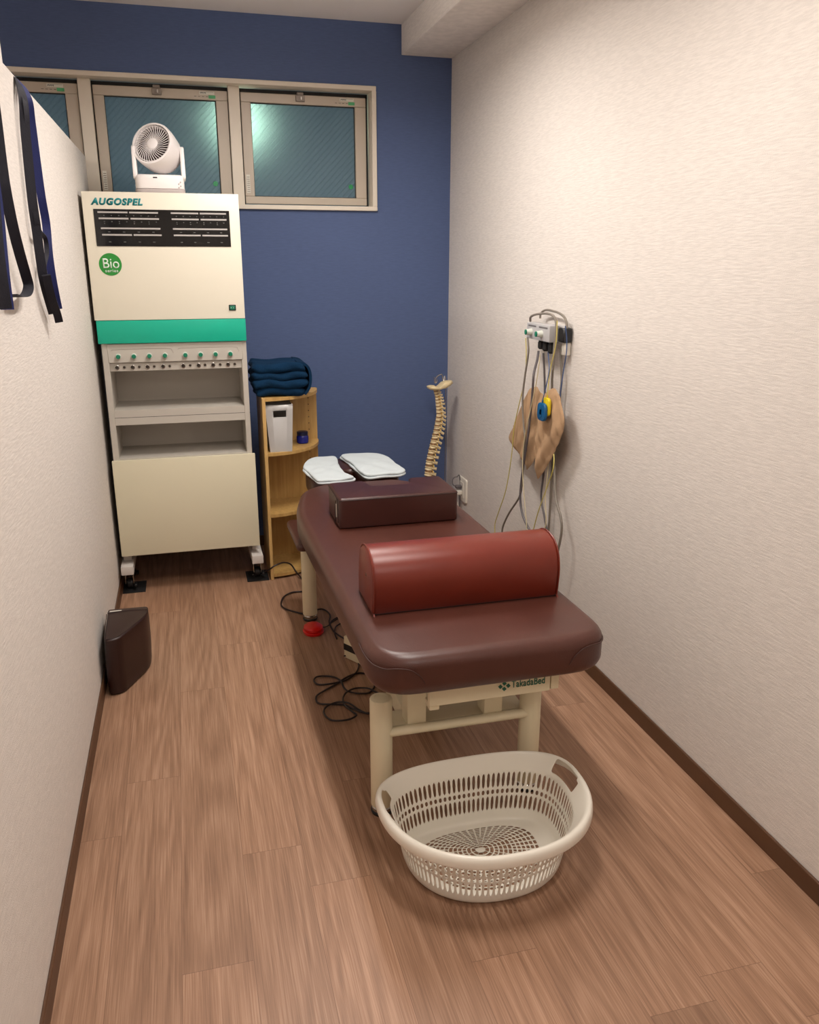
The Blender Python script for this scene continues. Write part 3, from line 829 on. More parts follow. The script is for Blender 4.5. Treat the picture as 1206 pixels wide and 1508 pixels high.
bm = nb(); lathe(bm, hc+hx*.030, hx, [(0, 0), (.001, .0795)], 48, close=False); build('duct_back', bm, 'fandark', hd)  # dark disc paints in the shade seen between the grille spokes
x_, y_ = frame_of(hx)
bm = nb()
for k in range(38):
    a = 2*PI*k/38; dr_ = x_*math.cos(a)+y_*math.sin(a); tn = hx.cross(dr_)
    a2 = a+.22; dr2 = x_*math.cos(a2)+y_*math.sin(a2)
    tube(bm, [hc+hx*.058+dr_*.022, hc+hx*.062+dr_*.050, hc+hx*.056+dr2*.082], .0014, 5, smooth=2)
for rr in (.0755,):
    tube(bm, [hc+hx*.0585+(x_*math.cos(a)+y_*math.sin(a))*rr for a in [k*PI/16 for k in range(32)]], .0016, 6, closed=True, smooth=2)
gr = build('front_grille', bm, 'fan', hd)
bm = nb(); lathe(bm, hc+hx*.051, hx, [(0, .0235), (.009, .024), (.013, .018), (.014, 0)], 32); build('hub', bm, 'fan', gr)
bm = nb(); lathe(bm, hc-hx*.078, hx, [(0, .044), (.003, .052), (.006, .058)], 40)
for k in range(26):
    a = 2*PI*k/26; d_ = x_*math.cos(a)+y_*math.sin(a); a3 = a+.15; d3 = x_*math.cos(a3)+y_*math.sin(a3)
    tube(bm, [hc-hx*.074+d_*.060, hc-hx*.045+d3*.085], .002, 5, smooth=0)
build('rear_grille', bm, 'fangrey', hd)
# ================================================================== CORNER SHELF
sh = thing('corner_shelf', (.33, 4.13, 0), 'light beech quarter round corner shelf unit beside the tall cabinet', 'shelf')
SX, SY, SR, SH = .326, 4.150, .305, .895
bm = nb(); box(bm, SX, SX+.015, SY-SR-.005, SY, 0, SH, .001, 1); build('side_panel', bm, 'shelfedge', sh)
bm = nb(); box(bm, SX+.015, SX+SR-.008, SY-.015, SY, 0, SH, .001, 1); bp = build('back_panel', bm, 'shelf', sh)
for z in [SH-.05-k*.032 for k in range(6)]+[.60-k*.032 for k in range(4)]:
    bm = nb(); cyl(bm, (SX+SR-.05, SY-.0152, z), (SX+SR-.05, SY-.0145, z), .0028, n=10)
    build('peg_hole', bm, 'jack', bp)
for z in (SH-.0145, .620, .318, .012):
    o = [(SX+.0155, SY-.0155), (SX+.0155, SY-SR+.002)]
    R0 = SR-.018
    o = [(SX+.0155, SY-.0155)]+[(SX+.0155+R0*math.cos(a)*.985, SY-.0155-R0*math.sin(a)) for a in [PI/2*(1-k/20) for k in range(21)]]
    bm = nb(); extr(bm, o, lambda x, y, z=z: (x, y, z), lambda x, y, z=z: (x, y, z+.015))
    build('shelf_board', bm, 'shelf', sh)
# folded blanket on the shelf top
bl = thing('folded_blanket', (.42, 3.99, SH), 'folded navy blanket resting on top of the beech corner shelf', 'blanket')
def slab(x0, x1, y0, y1, z0, z1, sd, name):
    bm = nb(); h = (z1-z0)/2
    o = round_poly([(x0, y0), (x1, y0), (x1, y1), (x0, y1)], .035, 6)
    o = [p for i, p in enumerate(o)]
    q = []
    for a, b in zip(o, o[1:]+o[:1]):
        n = max(1, int((b-a).length/.014))
        for k in range(n): q.append(a.lerp(b, k/n))
    cx, cy = (x0+x1)/2, (y0+y1)/2; rings = []
    for k in range(9):
        a = PI*k/8; ins = h*.95*(1-math.sin(a)); z = z0+h*(1-math.cos(a))
        rings.append([Vector((p.x, p.y, z)) for p in offset2(q, ins)])
    base = rings[-1]
    for sc in (.8, .6, .4, .2): rings.append([Vector((cx+(p.x-cx)*sc, cy+(p.y-cy)*sc, z1+.004*(1-sc))) for p in base])
    V = []
    for r in rings:
        V.append([bm.verts.new(p+Vector((.0035*math.sin(p.z*160+p.y*40+sd), .003*math.sin(p.x*55+sd*2+p.z*90), .0032*math.sin(p.x*34+sd)+.0022*math.sin(p.y*47+p.x*20+sd)))) for p in r])
    N = len(q)
    for a, b in zip(V, V[1:]):
        for k in range(N): bm.faces.new((a[k], a[(k+1) % N], b[(k+1) % N], b[k]))
    bm.faces.new(V[0][::-1]); bm.faces.new(V[-1])
    return build(name, bm, 'navy', bl, sharp=80)
slab(.302, .536, 3.868, 4.11, SH+.004, SH+.044, 0.3, 'fold')
slab(.290, .550, 3.858, 4.12, SH+.040, SH+.082, 1.7, 'fold')
slab(.288, .549, 3.862, 4.12, SH+.078, SH+.116, 3.1, 'fold')
slab(.292, .540, 3.860, 4.12, SH+.112, SH+.156, 4.6, 'fold')
# the outer edge wrapping the right side of the folds
bm = nb()
cs = [(.500, SH+.154), (.538, SH+.146), (.556, SH+.120), (.560, SH+.080), (.553, SH+.040), (.530, SH+.008)]
ribbon(bm, [Vector((x, 3.99, z)) for x, z in cs], Vector((0, 1, 0)), .235, .012, 5); build('outer_wrap', bm, 'navy', bl, sharp=80)
# bin
bn = thing('storage_bin', (.41, 3.93, .635), 'tall frosted white plastic bin with a cut-out grip, on the corner shelf', 'bin')
zb, zt = .636, .858
def tap(z, x0b, x1b, x0t, x1t): t = (z-zb)/(zt-zb); return x0b+(x0t-x0b)*t, x1b+(x1t-x1b)*t
def binwall(bm):
    # front wall with a slot
    yf, yk, th = 3.868, 4.04, .003
    def P(u, z, y): a, b = tap(z, .358, .458, .342, .468); return (a+(b-a)*u, y, z)
    us = [0, .20, .27, .77, .82, 1]; zs = [zb, .80, .808, .826, .834, zt]
    g = {}
    for i, u in enumerate(us):
        for j, z in enumerate(zs): g[i, j] = bm.verts.new(P(u, z, yf+(zt-z)*.02))
    for i in range(5):
        for j in range(5):
            if i == 2 and j in (1, 2, 3): continue
            bm.faces.new((g[i, j], g[i+1, j], g[i+1, j+1], g[i, j+1]))
    for (i, j, c) in ((1, 1, 0), (3, 1, 1), (1, 3, 3), (3, 3, 2)): pass
    b0 = [bm.verts.new(P(0, z, yk)) for z in zs]; b1 = [bm.verts.new(P(1, z, yk)) for z in zs]
    for j in range(5):
        bm.faces.new((g[0, j], g[0, j+1], b0[j+1], b0[j])); bm.faces.new((g[5, j], b1[j], b1[j+1], g[5, j+1])); bm.faces.new((b0[j], b0[j+1], b1[j+1], b1[j]))
    bm.faces.new([g[i, 0] for i in range(6)]+[b1[0], b0[0]])
bm = nb(); binwall(bm)
build('bin_body', bm, 'bin', bn, sharp=30, mods=(('SOLIDIFY', dict(thickness=.003, offset=1)),))
bm = nb(); tube(bm, [(.342, 3.866, zt), (.468, 3.866, zt), (.468, 4.042, zt), (.342, 4.042, zt)], .003, 6, closed=True, smooth=0)
gxa = .342+(.468-.342)*.26; gxb = .342+(.468-.342)*.80
tube(bm, [(gxa, 3.867, .834), (gxb-.004, 3.867, .834), (gxb-.005, 3.8675, .800), (gxa+.003, 3.8675, .800)], .0018, 6, closed=True, smooth=0)
build('rim', bm, 'bin', bn)
jr = thing('jar', (.532, 4.04, .635), 'small cobalt blue jar with a dark lid on the corner shelf', 'jar')
bm = nb(); lathe(bm, (.534, 4.045, .636), (0, 0, 1), [(0, .026), (.003, .029), (.030, .030), (.036, .028), (.040, .025), (.044, .025)], 28); build('body', bm, 'jar', jr)
bm = nb(); lathe(bm, (.534, 4.045, .676), (0, 0, 1), [(0, .0275), (.016, .0275), (.018, .025)], 28); build('lid', bm, 'jarlid', jr)

# ================================================================== WEDGE CUSHION by the left wall
wd = thing('wedge_cushion', (-.29, 2.98, 0), 'dark maroon brown wedge cushion standing on the floor against the left wall', 'cushion')
wo = round_poly([(-.352, 2.842, .03), (-.300, 2.850, .05), (-.212, 3.035, .05), (-.212, 3.125, .014), (-.360, 3.130, .012)], .03, 6)
def wtf(x, y, z):
    b = math.sin(PI*min(1, max(0, z/.22)))*.006
    cx, cy = -.29, 3.0
    k = 1+b/.1*.6
    return (max(XL+.0095, cx+(x-cx)*k-.004*(1-z/.22)), cy+(y-cy)*k*1.0, z)
bm = nb(); rg = pad(bm, wo, .001, .222, .008, .012, n=4)
bmesh.ops.subdivide_edges(bm, edges=[e for e in bm.edges if abs(e.verts[0].co.z-e.verts[1].co.z) > .1], cuts=5)
for v in bm.verts: v.co = Vector(wtf(*v.co))
build('cover', bm, 'leather_wedge', wd, sharp=60)
bm = nb(); tube(bm, [(-.358, 3.088, .2225), (-.29, 3.096, .2225), (-.214, 3.086, .2222)], .0022, 6); tube(bm, [(-.214, 3.086, .2222), (-.222, 3.03, .2222), (-.302, 2.872, .2222), (-.34, 2.853, .2222), (-.352, 2.87, .2222), (-.3605, 3.08, .2222)], .0015, 6); build('seam', bm, 'seamdark', wd)
bm = nb(); box(bm, -.351, -.308, 3.098, 3.105, .221, .2235); build('white_tag', bm, 'label_w', wd)

# ================================================================== LAUNDRY BASKET
bk = thing('laundry_basket', (.655, 1.68, 0), 'ivory oval slotted laundry basket on the floor at the near end of the bed', 'basket')
BC = Vector((.661, 1.722)); NA = 184
def sup(a, hx_, hy_, e=2.35):
    c, s = math.cos(a), math.sin(a)
    return (hx_*math.copysign(abs(c)**(2/e), c), hy_*math.copysign(abs(s)**(2/e), s))
def ringpt(a, hx_, hy_, z):
    b = math.sin(a) > 0
    x, y = sup(a, hx_, hy_*(.70 if b else 1.28), 2.75 if b else 2.2)
    return (BC.x+x, BC.y+y+.012, z)
# equal arc-length angles
fine = [ringpt(2*PI*k/4000, .23, .175, 0) for k in range(4001)]
acc = [0]
for a, b in zip(fine, fine[1:]): acc.append(acc[-1]+math.hypot(b[0]-a[0], b[1]-a[1]))
ANG = []; j = 0
for k in range(NA):
    tgt = acc[-1]*k/NA
    while acc[j+1] < tgt: j += 1
    ANG.append(2*PI*(j+(tgt-acc[j])/(acc[j+1]-acc[j]))/4000)
ANG = [a if k % 2 == 0 else a+.22*(ANG[(k+1) % NA]-a if k < NA-1 else 2*PI-a) for k, a in enumerate(ANG)]
BX0, BY0 = .207, .154
prof_w = [(.002, -.012), (.008, -.003), (.016, .001), (.033, .005), (.077, .0155), (.0805, .0163), (.095, .0197), (.0985, .0207), (.146, .031), (.151, .034), (.158, .040), (.172, .050), (.184, .060), (.191, .066), (.194, .072), (.193, .078), (.187, .083), (.176, .085), (.164, .084)]
bm = nb(); R = []
for (z, d) in prof_w: R.append([bm.verts.new(ringpt(a, BX0+d*.83, BY0+d*.66, z)) for a in ANG])
def handle(k, j):
    a = ANG[k]; a = (a+PI) % (2*PI)-PI
    t = abs((a if abs(a) < PI/2 else (PI-a if a > 0 else -PI-a))-.13)
    if j in (10, 11): return t < .27
    if j == 12: return t < .22
    return False
for j in range(len(prof_w)-1):
    for k in range(NA):
        k2 = (k+1) % NA
        slot = (j in (3, 5, 7)) and k % 2 == 0
        if j == 5 and k % 2 == 0: slot = True
        if slot or (handle(k, j)): continue
        bm.faces.new((R[j][k], R[j][k2], R[j+1][k2], R[j+1][k]))
# floor grid of the basket: concentric slots
fr = [1.0, .90, .82]+[.82-.062*i for i in range(1, 13)]
prev = R[0]
kk = NA
flo = []
for i, s in enumerate(fr[1:]):
    cur = [bm.verts.new(ringpt(a, (BX0-.011)*s, (BY0-.008)*s, .002)) for a in ANG]
    for k in range(NA):
        k2 = (k+1) % NA
        step = 4 if s > .40 else (8 if s > .18 else 23)
        hole = i >= 1 and i % 1 == 0 and (k % step) < step-1 and (i >= 2)
        if hole and i < 14:
            # slot with a thin rib: split the ring radially
            continue
        bm.faces.new((prev[k], prev[k2], cur[k2], cur[k]))
    prev = cur
    # rib ring
    if i >= 1 and i < len(fr)-2:
        cur2 = [bm.verts.new(ringpt(a, (BX0-.011)*(s-.022), (BY0-.008)*(s-.022), .002)) for a in ANG]
        for k in range(NA):
            k2 = (k+1) % NA; bm.faces.new((prev[k], prev[k2], cur2[k2], cur2[k]))
        prev = cur2
bm.faces.new(prev)
bsk = build('basket_body', bm, 'basket', bk, sharp=80, mods=(('SOLIDIFY', dict(thickness=.0028, offset=0)), ('SUBSURF', dict(levels=1, render_levels=1))))

# ================================================================== FOOT SWITCH AND CORDS
fs = thing('foot_switch', (.435, 3.19, 0), 'round red foot switch on the floor by the far left bed leg', 'switch')
bm = nb(); lathe(bm, (0, 0, 0), (0, 0, 1), [(0, .041), (.006, .043), (.010, .043), (.0115, .041)], 40)
for v in bm.verts: v.co = Vector((.437+v.co.x*1.02, 3.195+v.co.y*1.25, v.co.z+.001))
build('base', bm, 'red', fs)
bm = nb(); lathe(bm, (0, 0, .011), (0, 0, 1), [(0, .037), (.006, .040), (.014, .039), (.019, .033), (.021, .02), (.0215, 0)], 40)
for v in bm.verts: v.co = Vector((.437+v.co.x*1.02, 3.195+v.co.y*1.25, v.co.z+.001))
build('pedal', bm, 'red', fs)
def cord(name, pts, r, mat, label, group=None, z=.0045):
    P = [onz(u, v, z+(zz if zz else 0)) for (u, v, zz) in [(p+(0,))[:3] for p in pts]]
    for i, p in enumerate(P): p.z += .0035*(i % 3)*.5
    bm = nb(); tube(bm, P, r, 8)
    o = build(name, bm, mat, None, tuple(Vector((P[0].x, P[0].y, 0))))
    return tag(o, label, 'cord', group)
cord('floor_cord', [(372, 846, .004), (384, 845, .01), (396, 840, .05), (405, 833, .075), (417, 829, .075), (428, 832, .05), (436, 842, .02), (446, 855), (452, 864), (448, 870), (430, 873), (418, 880), (414, 890), (420, 897), (434, 902), (450, 904), (462, 900), (473, 898), (481, 900), (486, 907), (485, 918), (490, 928), (497, 935), (507, 942), (518, 950)], .0038, 'cord', 'black cord from the cabinet foot looping round the far left bed leg')
cord('floor_cord', [(470, 923, .004), (478, 924), (484, 922), (488, 917), (497, 912), (505, 909), (520, 906)], .0022, 'cord', 'thin short cord leading from the red foot switch under the bed')
cord('floor_cord', [(484, 921), (490, 914), (498, 910), (508, 908, .004)], .0030, 'cord', 'short upper black cord end curling near the lift drive', group='two cord ends under the bed')
cord('floor_cord', [(496, 941), (493, 934), (494, 925), (500, 919), (508, 916, .004)], .0030, 'cord', 'short lower black cord end curling near the lift drive', group='two cord ends under the bed')
cord('coiled_cord', [(507, 966, .01), (514, 966), (522, 969), (527.5, 975.5), (528, 983.5), (523.5, 992.7), (512, 1000), (501, 1004.7), (484, 1008.6), (469, 1008), (462.5, 1003.3), (466.5, 998), (480, 995.6), (493, 998), (502.3, 1004.7), (506.3, 1012.6), (514, 1019), (530, 1022.6), (544.8, 1019.3), (552, 1008.6), (548.7, 998), (540.8, 992.7), (527.5, 992), (511.6, 998), (493, 1008.6), (477, 1018), (466.5, 1026), (466, 1032.5), (472, 1037), (485, 1038.5), (506, 1038), (520, 1044), (532, 1050), (546, 1050), (575, 1047)], .0034, 'cord', 'dark cord in a wide tangle on the floor, running up to the lift drive')
cord('coiled_cord', [(575, 1028), (554, 1020), (543.4, 1015.3), (531.5, 1013), (519.6, 1015.3), (509, 1022), (505, 1031), (509, 1040.5), (519.6, 1049.8), (525, 1053), (517, 1059), (503.7, 1062.4), (487.7, 1060.4), (477.8, 1052.4), (478.5, 1044.5), (487.7, 1037), (499.7, 1034.5), (514, 1037), (527.5, 1044.5), (538, 1050.4), (546, 1052), (575, 1052)], .0034, 'cord', 'dark cord in loops on the floor just behind the near left bed leg', z=.009)

# ================================================================== SPINE MODEL
sp = thing('spine_model', (1.30, 4.15, 0), 'ivory anatomical spine model hanging on a metal stand in the far corner', 'model')
ctrl = [(.86, 1.262), (.845, 1.266), (.82, 1.275), (.763, 1.284), (.72, 1.289), (.687, 1.285), (.63, 1.276), (.58, 1.264), (.52, 1.252), (.471, 1.243), (.42, 1.237), (.37, 1.238), (.30, 1.248)]
ctrl = [(z, x-.004) for z, x in ctrl]
def sx(z):
    for (z1, x1), (z2, x2) in zip(ctrl, ctrl[1:]):
        if z2 <= z <= z1: t = (z1-z)/(z1-z2); return x1+(x2-x1)*t
    return ctrl[-1][1]
z = .856; n = 0; yy = 4.15
VB = []
while z > .30 and n < 26:
    t = min(1, n/22); pitch_ = .0135+.0215*t**1.05
    VB.append((z, t, pitch_)); z -= pitch_; n += 1
for i, (z, t, pp) in enumerate(VB):
    x = sx(z); r = .0095+.012*t; h = pp*.62
    tl = -.10 if t < .3 else (.05 if t < .6 else .12)
    up_ = Vector((math.sin(tl), 0, math.cos(tl))); fw_ = Vector((-math.cos(tl), 0, math.sin(tl)))
    c = Vector((x-.006-.010*t, yy, z))
    bm = nb(); lathe(bm, c-up_*h/2, up_, [(0, r*.95), (h*.12, r*1.06), (h*.5, r*.86), (h*.88, r*1.06), (h, r*.95)], 18)
    # arch and processes
    pc = c-fw_*(r+.006)
    cyl(bm, c-fw_*r*.6+Vector((0, r*.55, h*.1)), pc+Vector((0, r*.6, 0)), .0035+.002*t, n=8); cyl(bm, c-fw_*r*.6+Vector((0, -r*.55, h*.1)), pc+Vector((0, -r*.6, 0)), .0035+.002*t, n=8)
    ln = .012+.008*math.sin(PI*min(1, t*1.1))+.006*t
    dz = -.5 if .25 < t < .7 else -.1
    sd_ = (-fw_+Vector((0, 0, dz))).normalized()
    obox(bm, pc+sd_*ln*.5, sd_, Vector((0, 1, 0)), sd_.cross(Vector((0, 1, 0))), ln*.55, .0030+.0015*t, .0042+.0045*t, .0012)
    for s in (-1, 1):
        tt = (Vector((0, s, 0))-fw_*.5).normalized()
        cyl(bm, pc+fw_*.003, pc+tt*(.016+.008*t), .0036+.0012*t, .003, n=8)
        obox(bm, pc+Vector((0, s*r*.55, h*.45)), Vector((1, 0, 0)), Vector((0, 1, 0)), Vector((0, 0, 1)), .0035, .003, pp*.30, .001)
    v = build('vertebra', bm, 'bone', sp, sharp=45)
    bm = nb(); lathe(bm, c+up_*(h/2), up_, [(0, r*.88), ((pp-h)*.5, r*.93), ((pp-h)*.9, r*.88)], 16); build('disc', bm, 'disc', v)
    if i % 1 == 0 and i > 1:
        bm = nb(); tube(bm, [c-fw_*(r*.8), c-fw_*(r*1.0)+Vector((0, -.010, -pp*.35)), c-fw_*(r*.9)+Vector((0, -.017-.003*t, -pp*.7))], .0020, 6, smooth=3); build('nerve', bm, 'nerve', v)
# base of the skull plate
bm = nb()
po_ = [(1.213, .868), (1.226, .860), (1.243, .864), (1.258, .858), (1.275, .862), (1.292, .866), (1.312, .868), (1.332, .880), (1.345, .892), (1.340, .903), (1.318, .903), (1.300, .898), (1.285, .886), (1.268, .874), (1.252, .868), (1.238, .874), (1.224, .881), (1.211, .877)]
for s in (0,):
    rg = []
    for (yo, sc) in ((-.040, .35), (-.034, .75), (-.018, 1), (0, 1.05), (.018, 1), (.034, .75), (.040, .35)):
        rg.append([bm.verts.new((1.277+(a-1.277)*sc, yy+yo, .876+(b-.876)*min(1, sc+.1)+.004*(sc-1))) for a, b in po_])
    n_ = len(po_)
    for a, b in zip(rg, rg[1:]):
        for k in range(n_): bm.faces.new((a[k], a[(k+1) % n_], b[(k+1) % n_], b[k]))
    bm.faces.new(rg[0]); bm.faces.new(rg[-1])
build('skull_base', bm, 'bone', sp, sharp=60)
bm = nb(); tube(bm, [(1.318, yy+.02, .02), (1.318, yy+.02, .85), (1.300, yy+.01, .90), (1.292, yy, .928), (1.284, yy, .938), (1.262, yy, .926), (1.254, yy, .912), (1.256, yy, .895)], .0024, 8, smooth=4)
tube(bm, [(1.246, yy, .925), (1.248, yy, .905), (1.254, yy, .893), (1.262, yy, .90), (1.262, yy, .915)], .002, 8, smooth=4)
build('stand_rod', bm, 'chrome', sp)
bm = nb(); lathe(bm, (1.30, yy+.02, 0), (0, 0, 1), [(0, .07), (.012, .07), (.018, .062), (.022, .02)], 32); build('stand_base', bm, 'blackplastic', sp)
bm = nb(); lathe(bm, (1.262, yy, .24), (0, 0, 1), [(0, .012), (.02, .03), (.05, .024), (.065, .020)], 18); tube(bm, [(1.262, yy, .25), (1.29, yy+.01, .24), (1.318, yy+.02, .235)], .003, 6); build('sacrum', bm, 'bone', sp)

# ================================================================== WALL OUTLET
ol = thing('wall_outlet', (XR, 4.08, .33), 'white double wall outlet low on the right wall near the blue wall', 'outlet')
bm = nb(); pad(bm, round_poly([(4.008, .262), (4.145, .262), (4.145, .392), (4.008, .392)], .012, 4), 0, .010, .004, .0005, n=3, tf=lambda a, b, z: (XR-z, a, b)); build('plate', bm, 'outlet', ol, sharp=50)
bm = nb(); box(bm, XR-.013, XR-.009, 4.045, 4.105, .285, .370, .001, 1); build('socket_insert', bm, 'outlet', ol)
bm = nb(); box(bm, XR-.045, XR-.012, 4.060, 4.088, .335, .352, .003, 1); tube(bm, [(XR-.044, 4.074, .344), (XR-.06, 4.08, .36), (XR-.055, 4.09, .385), (XR-.03, 4.10, .392), (XR-.012, 4.10, .37), (XR-.014, 4.10, .05), (XR-.02, 4.10, .012)], .0028, 6)
tag(build('power_plug', bm, 'cabledk', None, (XR, 4.07, .34)), 'grey plug in the upper socket of the wall outlet with its lead looping over', 'plug')
bm = nb(); box(bm, XR-.042, XR-.012, 4.058, 4.090, .300, .326, .004, 1); tube(bm, [(XR-.040, 4.072, .312), (XR-.055, 4.06, .305), (XR-.05, 4.045, .28), (XR-.03, 4.05, .2), (XR-.02, 4.06, .012)], .0028, 6)
tag(build('power_plug', bm, 'outlet', None, (XR, 4.07, .31)), 'white plug in the lower socket of the wall outlet', 'plug')

# ================================================================== WALL CONTROLLER AND CABLES
XC = 1.325
ct = thing('stimulator_control_box', (XR, 3.0, 1.2), 'small silver grey control box with two green knobs fixed high on the right wall', 'controller')
q1 = onx(776, 474, XC); q2 = onx(809.5, 480, XC); q3 = onx(776, 497, XC); q4 = onx(809.5, 506, XC)
y1_, y0_ = q1.y, q2.y; zt_, zb_ = (q1.z+q2.z)/2, (q3.z+q4.z)/2
bm = nb(); box(bm, XC, XC+.042, y0_, y1_, zb_, zt_, .005, 2); hs = build('housing', bm, 'ctrl', ct)
for f0, f1 in ((.08, .42), (.55, .92)):
    bm = nb(); box(bm, XC-.0006, XC+.001, y1_-(y1_-y0_)*f1, y1_-(y1_-y0_)*f0, zt_-.014, zt_-.008); build('indicator_strip', bm, 'slot', hs)
for f in (.22, .68):
    ky = y1_-(y1_-y0_)*f; kz = (zb_+zt_)/2-.004
    bm = nb(); lathe(bm, (XC, ky, kz), (-1, 0, 0), [(0, .0135), (.008, .0125), (.010, .0115), (.020, .011), (.022, .010)], 24); kn = build('knob', bm, 'knobring', ct)
    bm = nb(); lathe(bm, (XC-.0222, ky, kz), (-1, 0, 0), [(0, .0105), (.003, .0102), (.004, .009)], 24); build('knob_cap', bm, 'knob', kn)
bm = nb(); box(bm, XC+.042, XR, y0_-.03, y0_+.10, zb_-.005, zt_-.002, .003, 1); build('wall_bracket', bm, 'ctrl', ct)
bm = nb(); box(bm, XC+.030, XR-.004, y0_-.060, y0_-.010, zb_+.004, zt_-.006, .004, 1); build('cable_holder', bm, 'blackplastic', ct)
for f, hh, m in ((.36, .036, 'blackplastic'), (.56, .040, 'blackplastic'), (.80, .044, 'blackplastic')):
    ky = y1_-(y1_-y0_)*f-.02
    bm = nb(); lathe(bm, (XC+.022, ky, zb_+.001), (0, 0, -1), [(0, .011), (.008, .011), (.010, .013), (hh-.006, .013), (hh, .008)], 20); build('connector', bm, m, ct)
bm = nb(); box(bm, XR-.028, XR-.002, y0_-.050, y0_-.022, zb_-.045, zb_+.004, .003, 1); build('terminal', bm, 'outlet', ct)

def wcable(name, pts, r, mat, label, x=XC+.01, group='cables hanging from the control box', drop=True):
    P = []
    for p in pts:
        xx = p[2] if len(p) > 2 else x
        P.append(onx(p[0], p[1], xx))
    if drop:
        e = P[-1]; xx = e.x
        P.append(Vector((xx, e.y+.01, e.z-.08))); P.append(Vector((xx-.01, e.y+.02, .12))); P.append(Vector((xx-.03, e.y+.03, .008)))
    bm = nb(); tube(bm, P, r, 8)
    o = build(name, bm, mat, None, tuple(P[0]))
    return tag(o, label, 'cable', group)
wcable('cable', [(776.9, 497), (778, 519), (773, 554), (769.5, 588), (771, 625), (773, 647), (770, 678), (769.5, 705), (765, 731), (750, 755), (741, 774), (739, 787)], .0042, 'cable', 'grey cable from the left edge of the control box, bowing left above the bolster', x=XC-.012)
wcable('cable', [(793, 517, XC+.02), (791, 530, XC+.01), (786, 551), (784, 578), (779.5, 625), (774, 665), (769.5, 694), (766, 731), (769.5, 758), (779.5, 780), (790, 800)], .0050, 'cabledk', 'dark grey cable from the black connector crossing in front of the tan cloth', x=XC-.016)
wcable('thin_wire', [(774, 498), (775, 520), (773, 557), (763.6, 599), (757, 631), (753, 673), (745, 721), (734.5, 753), (729, 771), (728.6, 787)], .0020, 'wyel', 'thin pale yellow wire hanging furthest left of the bundle', x=XC-.006)
wcable('thin_wire', [(795.4, 522), (790, 562), (781, 604), (774, 636), (770, 668), (770, 705), (773, 745), (775.6, 782)], .0020, 'wcream', 'thin cream wire crossing in front of the left part of the tan cloth', x=XC-.022)
wcable('cable', [(817, 503), (814, 541), (812.7, 572, XC+.03), (814, 625, XC+.035), (816.7, 678, XC+.035), (818, 731), (826, 763), (826.7, 785), (820.6, 816), (816, 845)], .0050, 'cable', 'grey cable hanging furthest right, bulging right below the tan cloth', x=XC+.02)
wcable('cable', [(825, 514), (826, 530), (827, 559), (824.6, 586), (822, 640), (814, 678), (810, 745), (807, 792)], .0048, 'cable', 'grey cable from the white terminal running straight down behind the tan cloth', x=XR-.020)
wcable('cable', [(800, 520, XC+.02), (802, 560, XC+.03), (802, 620, XC+.035), (800.7, 692), (796.8, 731), (802, 763), (806, 790)], .0042, 'cabledk', 'dark cable showing under the tan cloth and curling right at the bolster', x=XC+.025)
wcable('thin_wire', [(812, 560, XC+.035), (810, 640, XC+.035), (807, 690), (803, 731), (804, 770), (798, 790)], .0022, 'wcream', 'cream wire showing among the cables under the tan cloth', x=XC+.02)
wcable('thin_wire', [(808, 630, XC+.035), (814, 655, XC+.02), (815.3, 686), (806, 716), (792.8, 753), (784.3, 786)], .0020, 'wyel', 'thin yellow wire slanting left from behind the tan cloth to the bolster', x=XC-.004)
wcable('thin_wire', [(832.6, 480, XC+.02), (834.5, 500, XC+.03), (834, 520, XC+.03), (829, 551, XC+.03), (824, 590, XC+.03), (820, 640, XC+.04)], .0022, 'wblue', 'blue grey wire curving down the right side of the control box', x=XC+.03, drop=False)
wcable('cable', [(780.9, 473, XC+.02), (781.5, 467, XC+.015), (787.5, 463.5), (797, 462), (807, 462), (815, 465.5), (818.5, 474), (819, 487), (818, 500), (816.5, 520), (814, 545)], .0046, 'cable', 'grey cable looped over the front of the control box', x=XC+.012, drop=False, group='cables looped over the control box')
wcable('cable', [(795.4, 469), (796, 463), (800, 458), (806, 456.4), (814, 458), (822, 460.5), (830, 466), (834, 475), (834.5, 490)], .0046, 'cable', 'grey cable looped behind over the wall bracket of the box', x=XC+.045, drop=False, group='cables looped over the control box')

# tan cloth bag hanging over the cables
def cloth(pix, x, amp, name, parent, seed):
    P = [onx(700+a/3.772, 440+b/3.772, x) for a, b in pix]
    P = smooth_path(P, 4, closed=True)
    c = sum(P, Vector())/len(P)
    rnd = random.Random(seed)
    fo = [(rnd.uniform(40, 150), rnd.uniform(-70, 70), rnd.uniform(0, 6)) for _ in range(5)]
    bm = nb(); rings = []
    K = 16
    for i in range(K+1):
        s = 1-i/K
        ring = []
        for p in P:
            q = c+(p-c)*s
            puff = amp*(1-s**3)**.5 if s < 1 else 0
            fl_ = sum(math.sin(q.y*a+q.z*b+ph) for a, b, ph in fo)*.0026*min(1, (1-s)*6+.25)
            ring.append(Vector((q.x-puff-fl_, q.y, q.z)))
        rings.append(ring)
    fr_ = [[bm.verts.new(p) for p in r] for r in rings[:-1]]; cf = bm.verts.new(rings[-1][0])
    bk_ = [[bm.verts.new((x+(x-p.x)*.35+.001, p.y, p.z)) for p in r] for r in rings[1:-1]]; cb = bm.verts.new((x+amp*.3, c.y, c.z))
    n = len(P)
    def strip(a, b):
        for k in range(n): bm.faces.new((a[k], a[(k+1) % n], b[(k+1) % n], b[k]))
    for a, b in zip(fr_, fr_[1:]): strip(a, b)
    for k in range(n): bm.faces.new((fr_[-1][k], fr_[-1][(k+1) % n], cf))
    strip(bk_[0], fr_[0])
    for a, b in zip(bk_, bk_[1:]): strip(b, a)
    for k in range(n): bm.faces.new((bk_[-1][(k+1) % n], bk_[-1][k], cb))
    return build(name, bm, 'tan', parent, sharp=70)
